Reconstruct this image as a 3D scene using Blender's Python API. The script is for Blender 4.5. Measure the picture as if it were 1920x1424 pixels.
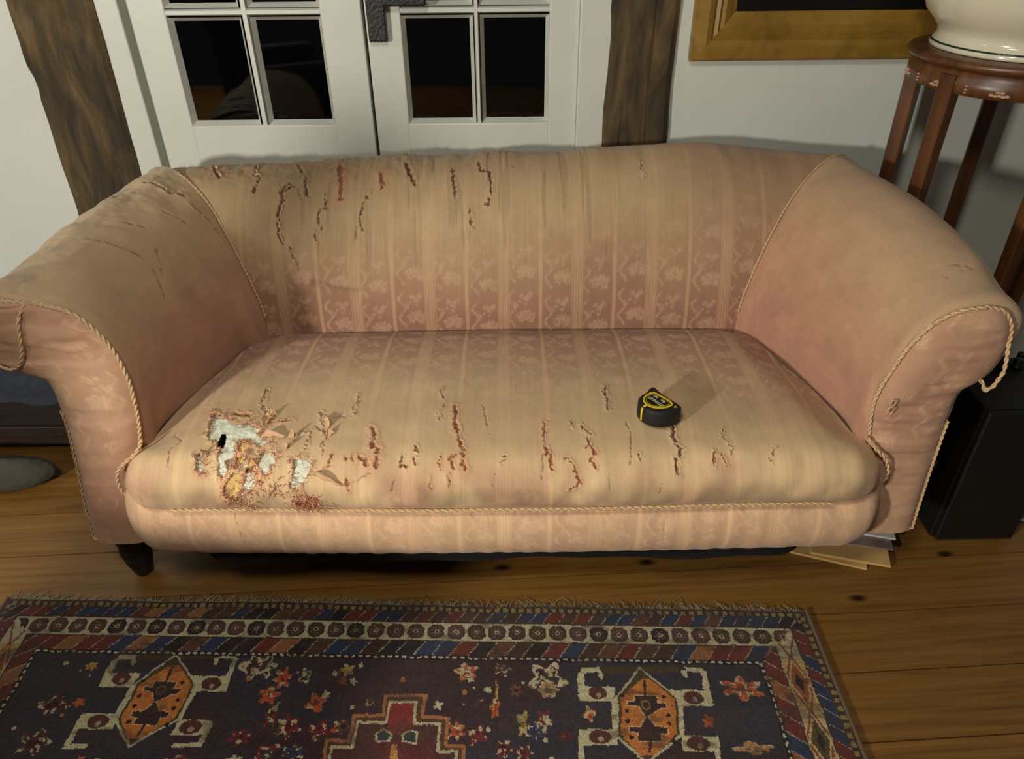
import bpy, bmesh, math, random
import numpy as np
from mathutils import Vector, Matrix

for o in list(bpy.data.objects): bpy.data.objects.remove(o, do_unlink=True)
scene = bpy.context.scene
COL = scene.collection

# ---------------------------------------------------------------- camera
PITCH, ROLL = math.radians(34.4), math.radians(0.6)
cam_d = bpy.data.cameras.new('camera'); cam_d.sensor_fit = 'HORIZONTAL'; cam_d.sensor_width = 36.0
cam_d.lens = 36.0*1400/1920; cam_d.clip_start = 0.02; cam_d.clip_end = 50
cam = bpy.data.objects.new('camera', cam_d); COL.objects.link(cam)
cam.matrix_world = Matrix.Translation((0.02, 0, 1.30)) @ Matrix.Rotation(math.pi/2-PITCH, 4, 'X') @ Matrix.Rotation(-ROLL, 4, 'Z')
scene.camera = cam

# ---------------------------------------------------------------- light
world = bpy.data.worlds.new('world'); scene.world = world; world.use_nodes = True
bg = world.node_tree.nodes['Background']; bg.inputs[0].default_value = (1.0, .95, .84, 1); bg.inputs[1].default_value = .04
def lamp(name, kind, loc, target, energy, size, col):
    d = bpy.data.lights.new(name, kind); d.energy = energy; d.color = col
    if kind == 'AREA': d.shape = 'DISK'; d.size = size
    else: d.shadow_soft_size = size
    o = bpy.data.objects.new(name, d); COL.objects.link(o); o.location = loc
    o.rotation_euler = (Vector(target)-Vector(loc)).to_track_quat('-Z', 'Y').to_euler()
    return o
lamp('table_lamp_light', 'POINT', (-1.70, -1.00, 1.26), (0, 1.5, .5), 175, .10, (1.0, .96, .86))
lamp('overhead_fill_light', 'AREA', (-.25, -.10, 2.10), (-.05, 1.0, .2), 13, .35, (1.0, .96, .86))  # unseen overhead fill, added to brighten the seat
lamp('wall_lamp_light', 'POINT', (-1.70, .90, 1.70), (0, 1.5, .5), 7, .09, (1.0, .99, .94))
vs = scene.view_settings
vs.view_transform = 'Standard'; vs.look = 'None'; vs.gamma = 1.0; vs.use_curve_mapping = False
vs.exposure = 0.20

# ---------------------------------------------------------------- helpers
def lin(r, g, b):
    f = lambda c: (c/255/12.92) if c/255 <= .04045 else ((c/255+.055)/1.055)**2.4
    return (f(r), f(g), f(b), 1)
def L3(r, g, b): return np.array(lin(r, g, b)[:3])
def tag(o, label=None, cat=None, group=None, kind=None):
    if label: o['label'] = label
    if cat: o['category'] = cat
    if group: o['group'] = group
    if kind: o['kind'] = kind
    return o
def link(o, parent=None):
    COL.objects.link(o)
    if parent is not None: o.parent = parent
    return o
def empty(name, loc=(0,0,0)):
    o = bpy.data.objects.new(name, None); o.location = loc; o.empty_display_size = .05; return link(o)
def mesh_obj(name, verts, faces, mat, parent=None, smooth=True):
    me = bpy.data.meshes.new(name); me.from_pydata([tuple(v) for v in verts], [], faces); me.update()
    if smooth: me.polygons.foreach_set('use_smooth', [True]*len(me.polygons))
    me.materials.append(mat)
    o = bpy.data.objects.new(name, me); link(o, parent)
    if parent is not None and parent.type == 'EMPTY' or parent is not None:
        o.matrix_parent_inverse = Matrix.Translation(-Vector(parent_world(parent)))
    return o
def parent_world(p):
    v = Vector((0,0,0)); q = p
    while q is not None:
        v = v + q.location + (q.matrix_parent_inverse.translation if q.parent else Vector((0,0,0)))
        q = q.parent
    return v
def bm_obj(name, bm, mat, parent=None, smooth=False):
    me = bpy.data.meshes.new(name); bm.to_mesh(me); bm.free(); me.materials.append(mat)
    if smooth: me.polygons.foreach_set('use_smooth', [True]*len(me.polygons))
    o = bpy.data.objects.new(name, me); link(o, parent)
    if parent is not None: o.matrix_parent_inverse = Matrix.Translation(-Vector(parent_world(parent)))
    return o
def box_bm(x0, x1, y0, y1, z0, z1, bev=0., seg=2):
    bm = bmesh.new(); bmesh.ops.create_cube(bm, size=1)
    for v in bm.verts: v.co = Vector(((x0+x1)/2+v.co.x*(x1-x0), (y0+y1)/2+v.co.y*(y1-y0), (z0+z1)/2+v.co.z*(z1-z0)))
    if bev: bmesh.ops.bevel(bm, geom=bm.edges[:], offset=bev, segments=seg, affect='EDGES', profile=.5)
    return bm
def box(name, x0, x1, y0, y1, z0, z1, mat, parent=None, bev=0.002, seg=2):
    return bm_obj(name, box_bm(x0,x1,y0,y1,z0,z1,bev,seg), mat, parent)
def grid_faces(nu, nv, mask=None, flip=False):
    i = np.arange(nu*nv).reshape(nu, nv)
    q = np.stack([i[:-1,:-1], i[1:,:-1], i[1:,1:], i[:-1,1:]], -1)
    if flip: q = q[..., ::-1]
    q = q.reshape(-1, 4)
    if mask is not None: q = q[mask.reshape(-1)]
    return q
def fast_mesh(name, V, Q, mat, parent=None, col=None, smooth=True, dom='POINT', attr='col'):
    V = np.asarray(V, np.float32).reshape(-1, 3)
    used = np.unique(Q)
    if len(used) < len(V):
        rm = -np.ones(len(V), int); rm[used] = np.arange(len(used)); Q = rm[Q]; V = V[used]
        if col is not None and dom == 'POINT': col = np.asarray(col).reshape(-1, 3)[used]
    me = bpy.data.meshes.new(name); n, k = Q.shape
    me.vertices.add(len(V)); me.vertices.foreach_set('co', V.ravel())
    me.loops.add(n*k); me.loops.foreach_set('vertex_index', Q.astype(np.int32).ravel())
    me.polygons.add(n); me.polygons.foreach_set('loop_start', np.arange(0, n*k, k, dtype=np.int32))
    me.polygons.foreach_set('loop_total', np.full(n, k, np.int32))
    me.update(calc_edges=True); me.validate()
    if smooth: me.polygons.foreach_set('use_smooth', np.ones(n, bool))
    if col is not None:
        a = me.attributes.new(attr, 'FLOAT_COLOR', dom)
        c = np.ones((len(col.reshape(-1,3)), 4), np.float32); c[:, :3] = col.reshape(-1, 3); a.data.foreach_set('color', c.ravel())
    me.materials.append(mat)
    o = bpy.data.objects.new(name, me); link(o, parent)
    if parent is not None: o.matrix_parent_inverse = Matrix.Translation(-Vector(parent_world(parent)))
    return o
def grid_normals(G):
    n = np.cross(np.gradient(G, axis=0), np.gradient(G, axis=1)); return n/(np.linalg.norm(n, axis=-1, keepdims=True)+1e-12)
def tube(path, r, k=6, closed_ends=True):
    """verts, quads for a tube along path (n,3); r scalar or per point."""
    P = np.asarray(path, float); n = len(P); r = np.broadcast_to(np.asarray(r, float), (n,))
    T = np.gradient(P, axis=0); T /= np.linalg.norm(T, axis=1, keepdims=True)+1e-12
    up = np.array([0, 0, 1.]) if abs(T[0,2]) < .9 else np.array([1., 0, 0])
    N = np.zeros_like(P); N[0] = np.cross(T[0], up); N[0] /= np.linalg.norm(N[0])
    for i in range(1, n):
        v = N[i-1]-T[i]*(N[i-1]@T[i]); N[i] = v/(np.linalg.norm(v)+1e-12)
    B = np.cross(T, N); a = np.arange(k)/k*2*math.pi
    V = P[:,None]+r[:,None,None]*(np.cos(a)[None,:,None]*N[:,None]+np.sin(a)[None,:,None]*B[:,None])
    i = np.arange(n*k).reshape(n, k); j = np.roll(i, -1, axis=1)
    Q = np.stack([i[:-1], j[:-1], j[1:], i[1:]], -1).reshape(-1, 4)
    return V.reshape(-1, 3), Q
def join(parts):
    V, Q, o = [], [], 0
    for v, q in parts: V.append(v); Q.append(q+o); o += len(v)
    return np.concatenate(V), np.concatenate(Q)
def resample(P, ds):
    P = np.asarray(P, float); d = np.concatenate([[0], np.cumsum(np.linalg.norm(np.diff(P, axis=0), axis=1))])
    n = max(4, int(d[-1]/ds)); q = np.linspace(0, d[-1], n)
    return np.stack([np.interp(q, d, P[:,i]) for i in range(3)], -1)
def rope(path, r, pitch=.013):
    P = resample(path, pitch/7); n = len(P)
    T = np.gradient(P, axis=0); T /= np.linalg.norm(T, axis=1, keepdims=True)+1e-12
    N = np.zeros_like(P); N[0] = np.cross(T[0], (0.3, .2, .93)); N[0] /= np.linalg.norm(N[0])
    for i in range(1, n):
        v = N[i-1]-T[i]*(N[i-1]@T[i]); N[i] = v/(np.linalg.norm(v)+1e-12)
    B = np.cross(T, N); ph = np.arange(n)/7*2*math.pi/2
    out = []
    for s in (0, math.pi):
        out.append(tube(P+r*.52*(np.cos(ph+s)[:,None]*N+np.sin(ph+s)[:,None]*B), r*.6, 5))
    return join(out)
rng = np.random.RandomState(7); random.seed(7)
_perm = np.random.RandomState(3).rand(4096)
def vnoise(x, y, seed=0):
    xi = np.floor(x).astype(np.int64); yi = np.floor(y).astype(np.int64); fx = x-xi; fy = y-yi
    fx = fx*fx*(3-2*fx); fy = fy*fy*(3-2*fy)
    h = lambda a, b: _perm[(a*374761393+b*668265263+seed*1274126177 & 0x7fffffff) % 4093]
    return (h(xi,yi)*(1-fx)+h(xi+1,yi)*fx)*(1-fy)+(h(xi,yi+1)*(1-fx)+h(xi+1,yi+1)*fx)*fy
def fbm(x, y, seed=0, o=4):
    s, a, t = 0., .5, 0.
    for k in range(o): s = s+a*vnoise(x*2**k, y*2**k, seed+k); t += a; a *= .55
    return s/t
def inpoly(x, y, P):
    r = np.zeros(x.shape, bool); n = len(P)
    for i in range(n):
        (x0, y0), (x1, y1) = P[i], P[(i+1) % n]
        if y0 == y1: continue
        c = ((y0 > y) != (y1 > y)) & (x < (x1-x0)*(y-y0)/(y1-y0)+x0); r ^= c
    return r
def seg_dist(x, y, P):
    d = np.full(x.shape, 1e9)
    for (x0, y0), (x1, y1) in zip(P[:-1], P[1:]):
        dx, dy = x1-x0, y1-y0; l = dx*dx+dy*dy+1e-12
        t = np.clip(((x-x0)*dx+(y-y0)*dy)/l, 0, 1); d = np.minimum(d, np.hypot(x-x0-t*dx, y-y0-t*dy))
    return d

# ---------------------------------------------------------------- materials
def new_mat(name):
    m = bpy.data.materials.new(name); m.use_nodes = True; nt = m.node_tree
    return m, nt, nt.nodes['Principled BSDF']
def N(nt, t, **k):
    n = nt.nodes.new(t)
    for a, b in k.items(): setattr(n, a, b)
    return n
def simple(name, rgb, rough=.6, var=.12, scale=30, bump=.0, bscale=80, metal=0., coat=0., spec=.5):
    m, nt, p = new_mat(name); c = lin(*rgb)
    tc = N(nt, 'ShaderNodeTexCoord'); nz = N(nt, 'ShaderNodeTexNoise'); nz.inputs['Scale'].default_value = scale; nz.inputs['Detail'].default_value = 5
    nt.links.new(tc.outputs['Object'], nz.inputs['Vector'])
    rp = N(nt, 'ShaderNodeValToRGB'); rp.color_ramp.elements[0].position = .3; rp.color_ramp.elements[1].position = .7
    rp.color_ramp.elements[0].color = tuple(v*(1-var) for v in c[:3])+(1,); rp.color_ramp.elements[1].color = tuple(min(1, v*(1+var)) for v in c[:3])+(1,)
    nt.links.new(nz.outputs['Fac'], rp.inputs['Fac']); nt.links.new(rp.outputs['Color'], p.inputs['Base Color'])
    p.inputs['Roughness'].default_value = rough; p.inputs['Metallic'].default_value = metal; p.inputs['Coat Weight'].default_value = coat; p.inputs['Specular IOR Level'].default_value = spec
    if bump:
        b = N(nt, 'ShaderNodeBump'); b.inputs['Strength'].default_value = bump; b.inputs['Distance'].default_value = .01
        n2 = N(nt, 'ShaderNodeTexNoise'); n2.inputs['Scale'].default_value = bscale; n2.inputs['Detail'].default_value = 6
        nt.links.new(tc.outputs['Object'], n2.inputs['Vector']); nt.links.new(n2.outputs['Fac'], b.inputs['Height']); nt.links.new(b.outputs['Normal'], p.inputs['Normal'])
    return m
def wood(name, stops, stretch=(1, 14, 14), scale=3., rough=.5, bump=.15, knots=0., knot_rgb=(35, 22, 10), rot=0., rand=0., coat=0., flat=False):
    """stops: list of (pos, rgb). Grain runs along the axis with the small stretch value."""
    m, nt, p = new_mat(name); ln = nt.links.new
    tc = N(nt, 'ShaderNodeTexCoord'); mp = N(nt, 'ShaderNodeMapping'); mp.inputs['Scale'].default_value = stretch; mp.inputs['Rotation'].default_value = (0, 0, rot)
    ln(tc.outputs['Object'], mp.inputs['Vector'])
    oi = N(nt, 'ShaderNodeObjectInfo'); ad = N(nt, 'ShaderNodeVectorMath', operation='ADD'); sc = N(nt, 'ShaderNodeVectorMath', operation='SCALE'); cb = N(nt, 'ShaderNodeCombineXYZ')
    for i in range(3): ln(oi.outputs['Random'], cb.inputs[i])
    ln(cb.outputs[0], sc.inputs[0]); sc.inputs['Scale'].default_value = 37.; ln(mp.outputs[0], ad.inputs[0]); ln(sc.outputs[0], ad.inputs[1])
    nz = N(nt, 'ShaderNodeTexNoise'); nz.inputs['Scale'].default_value = scale; nz.inputs['Detail'].default_value = 8; nz.inputs['Roughness'].default_value = .62; nz.inputs['Distortion'].default_value = .6
    ln(ad.outputs[0], nz.inputs['Vector'])
    rp = N(nt, 'ShaderNodeValToRGB'); el = rp.color_ramp.elements
    while len(el) < len(stops): el.new(.5)
    for e, (q, c) in zip(el, stops): e.position = q; e.color = lin(*c)
    ln(nz.outputs['Fac'], rp.inputs['Fac']); col = rp.outputs['Color']
    if rand:
        hv = N(nt, 'ShaderNodeHueSaturation'); mr = N(nt, 'ShaderNodeMapRange'); mr.inputs[3].default_value = 1-rand; mr.inputs[4].default_value = 1+rand
        ln(oi.outputs['Random'], mr.inputs[0]); ln(mr.outputs[0], hv.inputs['Value']); ln(col, hv.inputs['Color']); col = hv.outputs['Color']
    if knots:
        m2 = N(nt, 'ShaderNodeMapping'); m2.inputs['Scale'].default_value = (stretch[0]*2.6, stretch[1]*.24, stretch[2]*.24); m2.inputs['Rotation'].default_value = (0, 0, rot)
        ln(tc.outputs['Object'], m2.inputs['Vector']); a2 = N(nt, 'ShaderNodeVectorMath', operation='ADD'); ln(m2.outputs[0], a2.inputs[0]); ln(sc.outputs[0], a2.inputs[1])
        vo = N(nt, 'ShaderNodeTexVoronoi', voronoi_dimensions='2D' if flat else '3D'); vo.inputs['Scale'].default_value = knots; vo.inputs['Randomness'].default_value = 1.
        ln(a2.outputs[0], vo.inputs['Vector'])
        r2 = N(nt, 'ShaderNodeValToRGB'); r2.color_ramp.elements[0].position = .02 if flat else .05; r2.color_ramp.elements[1].position = .06 if flat else .14
        r2.color_ramp.elements[0].color = (1,1,1,1); r2.color_ramp.elements[1].color = (0,0,0,1); ln(vo.outputs['Distance'], r2.inputs['Fac'])
        mx = N(nt, 'ShaderNodeMix', data_type='RGBA'); mx.inputs[7].default_value = lin(*knot_rgb); ln(r2.outputs['Color'], mx.inputs[0]); ln(col, mx.inputs[6]); col = mx.outputs[2]
    ln(col, p.inputs['Base Color']); p.inputs['Roughness'].default_value = rough; p.inputs['Coat Weight'].default_value = coat; p.inputs['Coat Roughness'].default_value = .3
    b = N(nt, 'ShaderNodeBump'); b.inputs['Strength'].default_value = bump; b.inputs['Distance'].default_value = .006; ln(nz.outputs['Fac'], b.inputs['Height']); ln(b.outputs['Normal'], p.inputs['Normal'])
    return m
def painted_attr(name, rough=.8, weave=900., bump=.25, sheen=.15, var=.08, spec=.25):
    """colour from the woven pattern stored on the mesh, plus fine procedural thread."""
    m, nt, p = new_mat(name); ln = nt.links.new
    at = N(nt, 'ShaderNodeAttribute', attribute_name='col'); tc = N(nt, 'ShaderNodeTexCoord')
    nz = N(nt, 'ShaderNodeTexNoise'); nz.inputs['Scale'].default_value = weave; nz.inputs['Detail'].default_value = 3; ln(tc.outputs['Object'], nz.inputs['Vector'])
    mr = N(nt, 'ShaderNodeMapRange'); mr.inputs[1].default_value = .3; mr.inputs[2].default_value = .7; mr.inputs[3].default_value = 1-var; mr.inputs[4].default_value = 1+var; ln(nz.outputs['Fac'], mr.inputs[0])
    mu = N(nt, 'ShaderNodeVectorMath', operation='SCALE'); ln(at.outputs['Color'], mu.inputs[0]); ln(mr.outputs[0], mu.inputs['Scale']); ln(mu.outputs[0], p.inputs['Base Color'])
    p.inputs['Roughness'].default_value = rough; p.inputs['Sheen Weight'].default_value = sheen; p.inputs['Sheen Roughness'].default_value = .5; p.inputs['Specular IOR Level'].default_value = spec
    b = N(nt, 'ShaderNodeBump'); b.inputs['Strength'].default_value = bump; b.inputs['Distance'].default_value = .001; ln(nz.outputs['Fac'], b.inputs['Height']); ln(b.outputs['Normal'], p.inputs['Normal'])
    return m
M = {}
M['plaster'] = simple('wall_paint', (206, 208, 198), .85, .03, 6, .12, 22)
M['gloss'] = simple('white_gloss_paint', (205, 206, 194), .38, .02, 12, .05, 30)
M['glass'] = simple('night_glass', (3, 3, 4), .03, .1, 5, 0)
M['iron'] = simple('black_iron', (14, 13, 11), .5, .3, 60, .3, 120)
M['oak_old'] = wood('old_oak', [(.25, (32, 26, 16)), (.42, (60, 49, 31)), (.55, (86, 68, 40)), (.72, (116, 94, 62))], (8, 8, 1.8), 2.6, .85, .7, 1.5, (24, 17, 9))
M['plank'] = wood('pine_plank', [(.25, (96, 64, 26)), (.45, (122, 84, 36)), (.6, (134, 95, 44)), (.8, (146, 106, 54))], (1.1, 24, 24), 2.8, .40, .06, .8, (46, 27, 10), 0., .12, 0., True)
M['gap'] = simple('dark_gap', (18, 12, 6), .9)
M['gilt'] = wood('gilt_frame', [(.2, (96, 70, 20)), (.5, (138, 104, 38)), (.8, (156, 122, 50))], (6, 6, 6), 2.0, .42, .1)
M['canvas'] = simple('dark_canvas', (7, 7, 6), .35, .5, 8, .1, 200)
M['table_wood'] = wood('red_brown_wood', [(.3, (62, 34, 16)), (.5, (92, 54, 26)), (.7, (112, 70, 34))], (10, 10, 1.2), 2.5, .38, .05, 0, (0,0,0), 0, 0, .3)
M['inlay'] = simple('pale_inlay', (196, 160, 128), .35, .15, 60)
M['ceramic'] = simple('cream_ceramic', (214, 207, 182), .16, .05, 4, 0, 10, 0, .3)
M['green'] = simple('dark_green_line', (22, 52, 34), .2)
M['black_vinyl'] = simple('black_vinyl', (13, 13, 12), .55, .2, 60, .15, 300)
M['black_gloss'] = simple('black_plastic', (12, 12, 12), .25, .2, 40)
M['sticker'] = simple('grey_sticker', (120, 122, 112), .5, .08, 30)
M['leg'] = wood('ebonised_wood', [(.3, (14, 12, 10)), (.7, (34, 28, 24))], (6, 6, 3), 4, .5, .1)
M['hessian'] = simple('black_underlining', (9, 7, 5), .95, .3, 200)
M['rope'] = simple('cord_thread', (222, 188, 142), .8, .18, 220, .4, 700)
M['fabric'] = painted_attr('worn_damask')
M['wadding'] = painted_attr('wadding', .95, 260, .9, .3, .06, .1)
M['fibre'] = painted_attr('frayed_fibre', .9, 300, .2, .2, .1, .1)
M['rug'] = painted_attr('knotted_wool', .95, 700, .8, .25, .22, .08)
M['tape_black'] = simple('black_rubber', (20, 20, 18), .6, .12, 300, .2, 900)
M['tape_gloss'] = simple('black_label', (12, 11, 10), .3, .1, 50)
M['yellow'] = simple('yellow_plastic', (232, 196, 40), .4, .05, 60)
M['print'] = simple('pale_print', (214, 206, 170), .5, .05, 60)
M['card_brown'] = simple('buff_card', (206, 166, 100), .8, .06, 50, .1, 200)
M['card_white'] = simple('white_card', (226, 226, 220), .6, .03, 20)
M['card_mauve'] = simple('mauve_cover', (150, 128, 122), .3, .25, 30)
M['trunk'] = wood('dark_trunk_wood', [(.3, (22, 13, 6)), (.7, (42, 26, 13))], (1, 10, 10), 3, .6, .2)
M['blue'] = simple('navy_cloth', (34, 39, 48), .9, .25, 40, .6, 60)
M['grey_cloth'] = simple('grey_cushion_cloth', (64, 61, 49), .9, .2, 25, .5, 60)
M['cable'] = simple('white_cable', (210, 208, 200), .45)
import math
# ---------------------------------------------------------------- sofa surfaces (pure numbers)
def hermite(P, n, tt=None):
    """Smooth curve through control points P (K,3..) sampled n times, chord-length spaced."""
    P = np.asarray(P, float); K = len(P)
    d = np.linalg.norm((P[1:] - P[:-1]).reshape(K-1, -1), axis=1) + 1e-9
    t = np.concatenate([[0], np.cumsum(d)]); t /= t[-1]
    m = np.zeros_like(P)
    for i in range(K):
        if i == 0: m[i] = (P[1]-P[0])/(t[1]-t[0])
        elif i == K-1: m[i] = (P[-1]-P[-2])/(t[-1]-t[-2])
        else:
            h0, h1 = t[i]-t[i-1], t[i+1]-t[i]
            m[i] = ((P[i]-P[i-1])/h0*h1 + (P[i+1]-P[i])/h1*h0)/(h0+h1)
    q = np.linspace(0, 1, n) if tt is None else np.asarray(tt)
    k = np.clip(np.searchsorted(t, q, side='right')-1, 0, K-2)
    h = t[k+1]-t[k]; s = (q-t[k])/h
    sh = (-1,)+(1,)*(P.ndim-1)
    s = s.reshape(sh); h = h.reshape(sh)
    return ((2*s**3-3*s**2+1)*P[k] + (s**3-2*s**2+s)*h*m[k] + (-2*s**3+3*s**2)*P[k+1] + (s**3-s**2)*h*m[k+1])

def loft(stations, nu, nv):
    """stations: list of profiles (each K,3). Returns grid nu x nv x 3 (nu along the stations)."""
    prof = np.stack([hermite(s, nv) for s in stations])      # S,nv,3
    return hermite(prof, nu)

def sstep(a, b, x):
    t = np.clip((x-a)/(b-a), 0, 1); return t*t*(3-2*t)

# profile of the back (Y, z), from under the seat over the roll down to the floor side
BACKP = [(1.49,.33),(1.502,.40),(1.508,.46),(1.528,.54),(1.565,.62),(1.62,.69),(1.69,.738),(1.745,.75),(1.80,.735),(1.828,.685),(1.815,.625),(1.775,.58),(1.765,.42),(1.77,.18)]
def back_station(x, dz=0., dy=0.):
    return np.array([(x, y+dy*sstep(.42,.62,z), z+dz*sstep(.45,.7,z)) for y, z in BACKP])
# mitre seams in the two back corners
SEAM_R = np.array([(.53,1.485,.33),(.541,1.502,.40),(.548,1.512,.46),(.572,1.533,.54),(.612,1.572,.62),(.668,1.628,.69),(.735,1.688,.733),(.785,1.728,.742),(.825,1.762,.725),(.846,1.782,.68),(.84,1.776,.625),(.805,1.745,.58),(.80,1.74,.42),(.805,1.745,.18)])
SEAM_L = np.array([(-.535,1.485,.33),(-.546,1.502,.40),(-.552,1.512,.46),(-.576,1.530,.54),(-.612,1.562,.62),(-.655,1.600,.69),(-.715,1.645,.735),(-.765,1.685,.742),(-.815,1.72,.725),(-.846,1.75,.68),(-.84,1.745,.625),(-.805,1.72,.58),(-.80,1.71,.42),(-.805,1.715,.18)])
# arm profiles (x outward, z) at the front, same count of points as BACKP
ARM_RF = [(.705,.33),(.668,.40),(.664,.46),(.668,.52),(.682,.58),(.703,.632),(.735,.674),(.785,.700),(.845,.702),(.889,.660),(.880,.590),(.825,.54),(.818,.40),(.832,.185)]
ARM_RM = [(.65,.33),(.638,.40),(.638,.46),(.652,.53),(.675,.60),(.71,.66),(.757,.709),(.806,.726),(.862,.718),(.897,.67),(.887,.605),(.825,.555),(.815,.41),(.825,.185)]
ARM_RB = [(.60,.33),(.592,.40),(.596,.46),(.618,.535),(.652,.612),(.70,.68),(.760,.727),(.810,.741),(.863,.728),(.895,.68),(.885,.615),(.83,.565),(.815,.415),(.82,.185)]
ARM_LF = [(.70,.33),(.664,.40),(.652,.46),(.648,.54),(.656,.62),(.68,.678),(.722,.716),(.78,.734),(.85,.728),(.895,.69),(.888,.63),(.81,.588),(.79,.42),(.832,.185)]
ARM_LM = [(.65,.33),(.636,.40),(.636,.46),(.646,.54),(.668,.62),(.708,.682),(.755,.718),(.81,.73),(.865,.718),(.895,.675),(.888,.62),(.825,.575),(.805,.415),(.825,.185)]
ARM_LB = [(.60,.33),(.594,.40),(.598,.46),(.62,.54),(.655,.62),(.70,.688),(.758,.724),(.81,.733),(.858,.718),(.886,.672),(.876,.612),(.825,.57),(.815,.415),(.82,.185)]
def arm_station(prof, side, Y, lean=0.):
    return np.array([(side*x, Y, z) for x, z in prof])
def lerp_prof(a, b, t): return [((1-t)*p[0]+t*q[0], (1-t)*p[1]+t*q[1]) for p, q in zip(a, b)]

FA_R = [(.712,.185),(.712,.25),(.712,.315),(.692,.385),(.676,.45),(.670,.513),(.682,.57),(.697,.616),(.730,.667),(.765,.688),(.805,.695)]
FB_R = [(.832,.185),(.826,.267),(.820,.377),(.818,.467),(.824,.528),(.846,.545),(.866,.585),(.868,.625),(.858,.662),(.838,.686),(.805,.695)]
FA_L = [(.712,.178),(.712,.25),(.710,.33),(.684,.39),(.664,.45),(.654,.51),(.650,.577),(.663,.645),(.700,.699),(.752,.720),(.805,.726)]
FB_L = [(.836,.178),(.832,.228),(.806,.382),(.792,.50),(.800,.572),(.838,.588),(.878,.615),(.886,.655),(.872,.700),(.842,.722),(.805,.726)]
def outline(FA, FB, skip=1):
    return FA[skip:]+FB[-2::-1]
def back_grid(nu, nv):
    def st(x, dz, dy=0.): return back_station(x, dz, dy)
    S = [SEAM_L, st(-.45,-.012,-.02), st(-.25,-.008), st(-.05,-.006), st(.15,-.002), st(.32,.012), st(.47,.016), SEAM_R]
    return loft(S, nu, nv)
def arm_r_grid(nu, nv):
    S = [arm_station(outline(FA_R,FB_R),1,1.083), arm_station(ARM_RF,1,1.105), arm_station(ARM_RF,1,1.13), arm_station(ARM_RM,1,1.25), arm_station(ARM_RB,1,1.42), SEAM_R]
    return loft(S, nu, nv)
def arm_l_grid(nu, nv):
    S = [arm_station(outline(FA_L,FB_L),-1,1.083), arm_station(ARM_LF,-1,1.105), arm_station(ARM_LF,-1,1.13), arm_station(ARM_LM,-1,1.25), arm_station(ARM_LB,-1,1.42), SEAM_L]
    return loft(S, nu, nv)

SEATP = [(1.53,.37),(1.508,.405),(1.455,.430),(1.33,.448),(1.19,.453),(1.08,.445),(1.018,.424),(.984,.388),(.984,.352),(1.006,.325),(1.05,.315)]
SEATW = [.555,.558,.575,.612,.645,.668,.690,.700,.702,.695,.685]
def seat_grid(nu, nv):
    c = hermite(np.array([(w, y, z) for (y, z), w in zip(SEATP, SEATW)]), nv)   # nv,3
    u = np.linspace(-1, 1, nu); u = np.sign(u)*np.abs(u)**0.92
    U = u[:, None]; e = np.abs(U)
    W, Y, Z = c[None,:,0], c[None,:,1], c[None,:,2]
    v = np.linspace(0, 1, nv)[None]
    front = sstep(.62,.8,v)
    X = U*W
    drop = (.030*sstep(.80,1.0,e)**2 + .008*sstep(.0,1.,e))*(.35+.65*sstep(0.,.3,v))
    Zz = Z - drop*(1-.75*front)
    # the front corners are turned round in plan
    ph = np.clip((e-.90)/.10, 0, 1)*math.pi/2; rc = .075
    Xf = np.sign(U)*np.where(e > .90, W-rc+rc*np.sin(ph), e/.90*(W-rc))
    X = X*(1-front)+Xf*front
    Yy = Y + front*(rc*(1-np.cos(ph))+.010*sstep(.1,.9,e))
    zc = .362
    Zz = np.where(front > 0, zc + (Zz-zc)*(1-.22*front*np.sin(ph)**3), Zz)
    return np.stack([X, Yy+0*X, Zz+0*X], -1)

RAILP = [(1.04,.330),(1.010,.322),(.992,.298),(.986,.262),(.996,.222),(1.018,.193),(1.05,.182),(1.10,.180)]
def rail_grid(nu, nv):
    c = hermite(np.array([(0, y, z) for y, z in RAILP]), nv)
    u = np.linspace(-1, 1, nu); U = u[:, None]; e = np.abs(U)
    Y, Z = c[None,:,1], c[None,:,2]
    w = .728 - .03*sstep(.6,1.,np.linspace(0,1,nv))[None]
    ph = np.clip((e-.91)/.09, 0, 1)*math.pi/2; rc = .075
    X = np.sign(U)*np.where(e > .91, w-rc+rc*np.sin(ph), e/.91*(w-rc))
    Yy = Y + rc*(1-np.cos(ph)) + .012*e**2
    zt = .322
    Zz = zt + (Z-zt)*(1-.12*np.sin(ph)**2)
    Zz = Zz + .010*sstep(.2,1.,-U)*sstep(.3,0,np.linspace(0,1,nv))[None] 
    return np.stack([X, Yy+0*X, Zz+0*X], -1)
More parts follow.
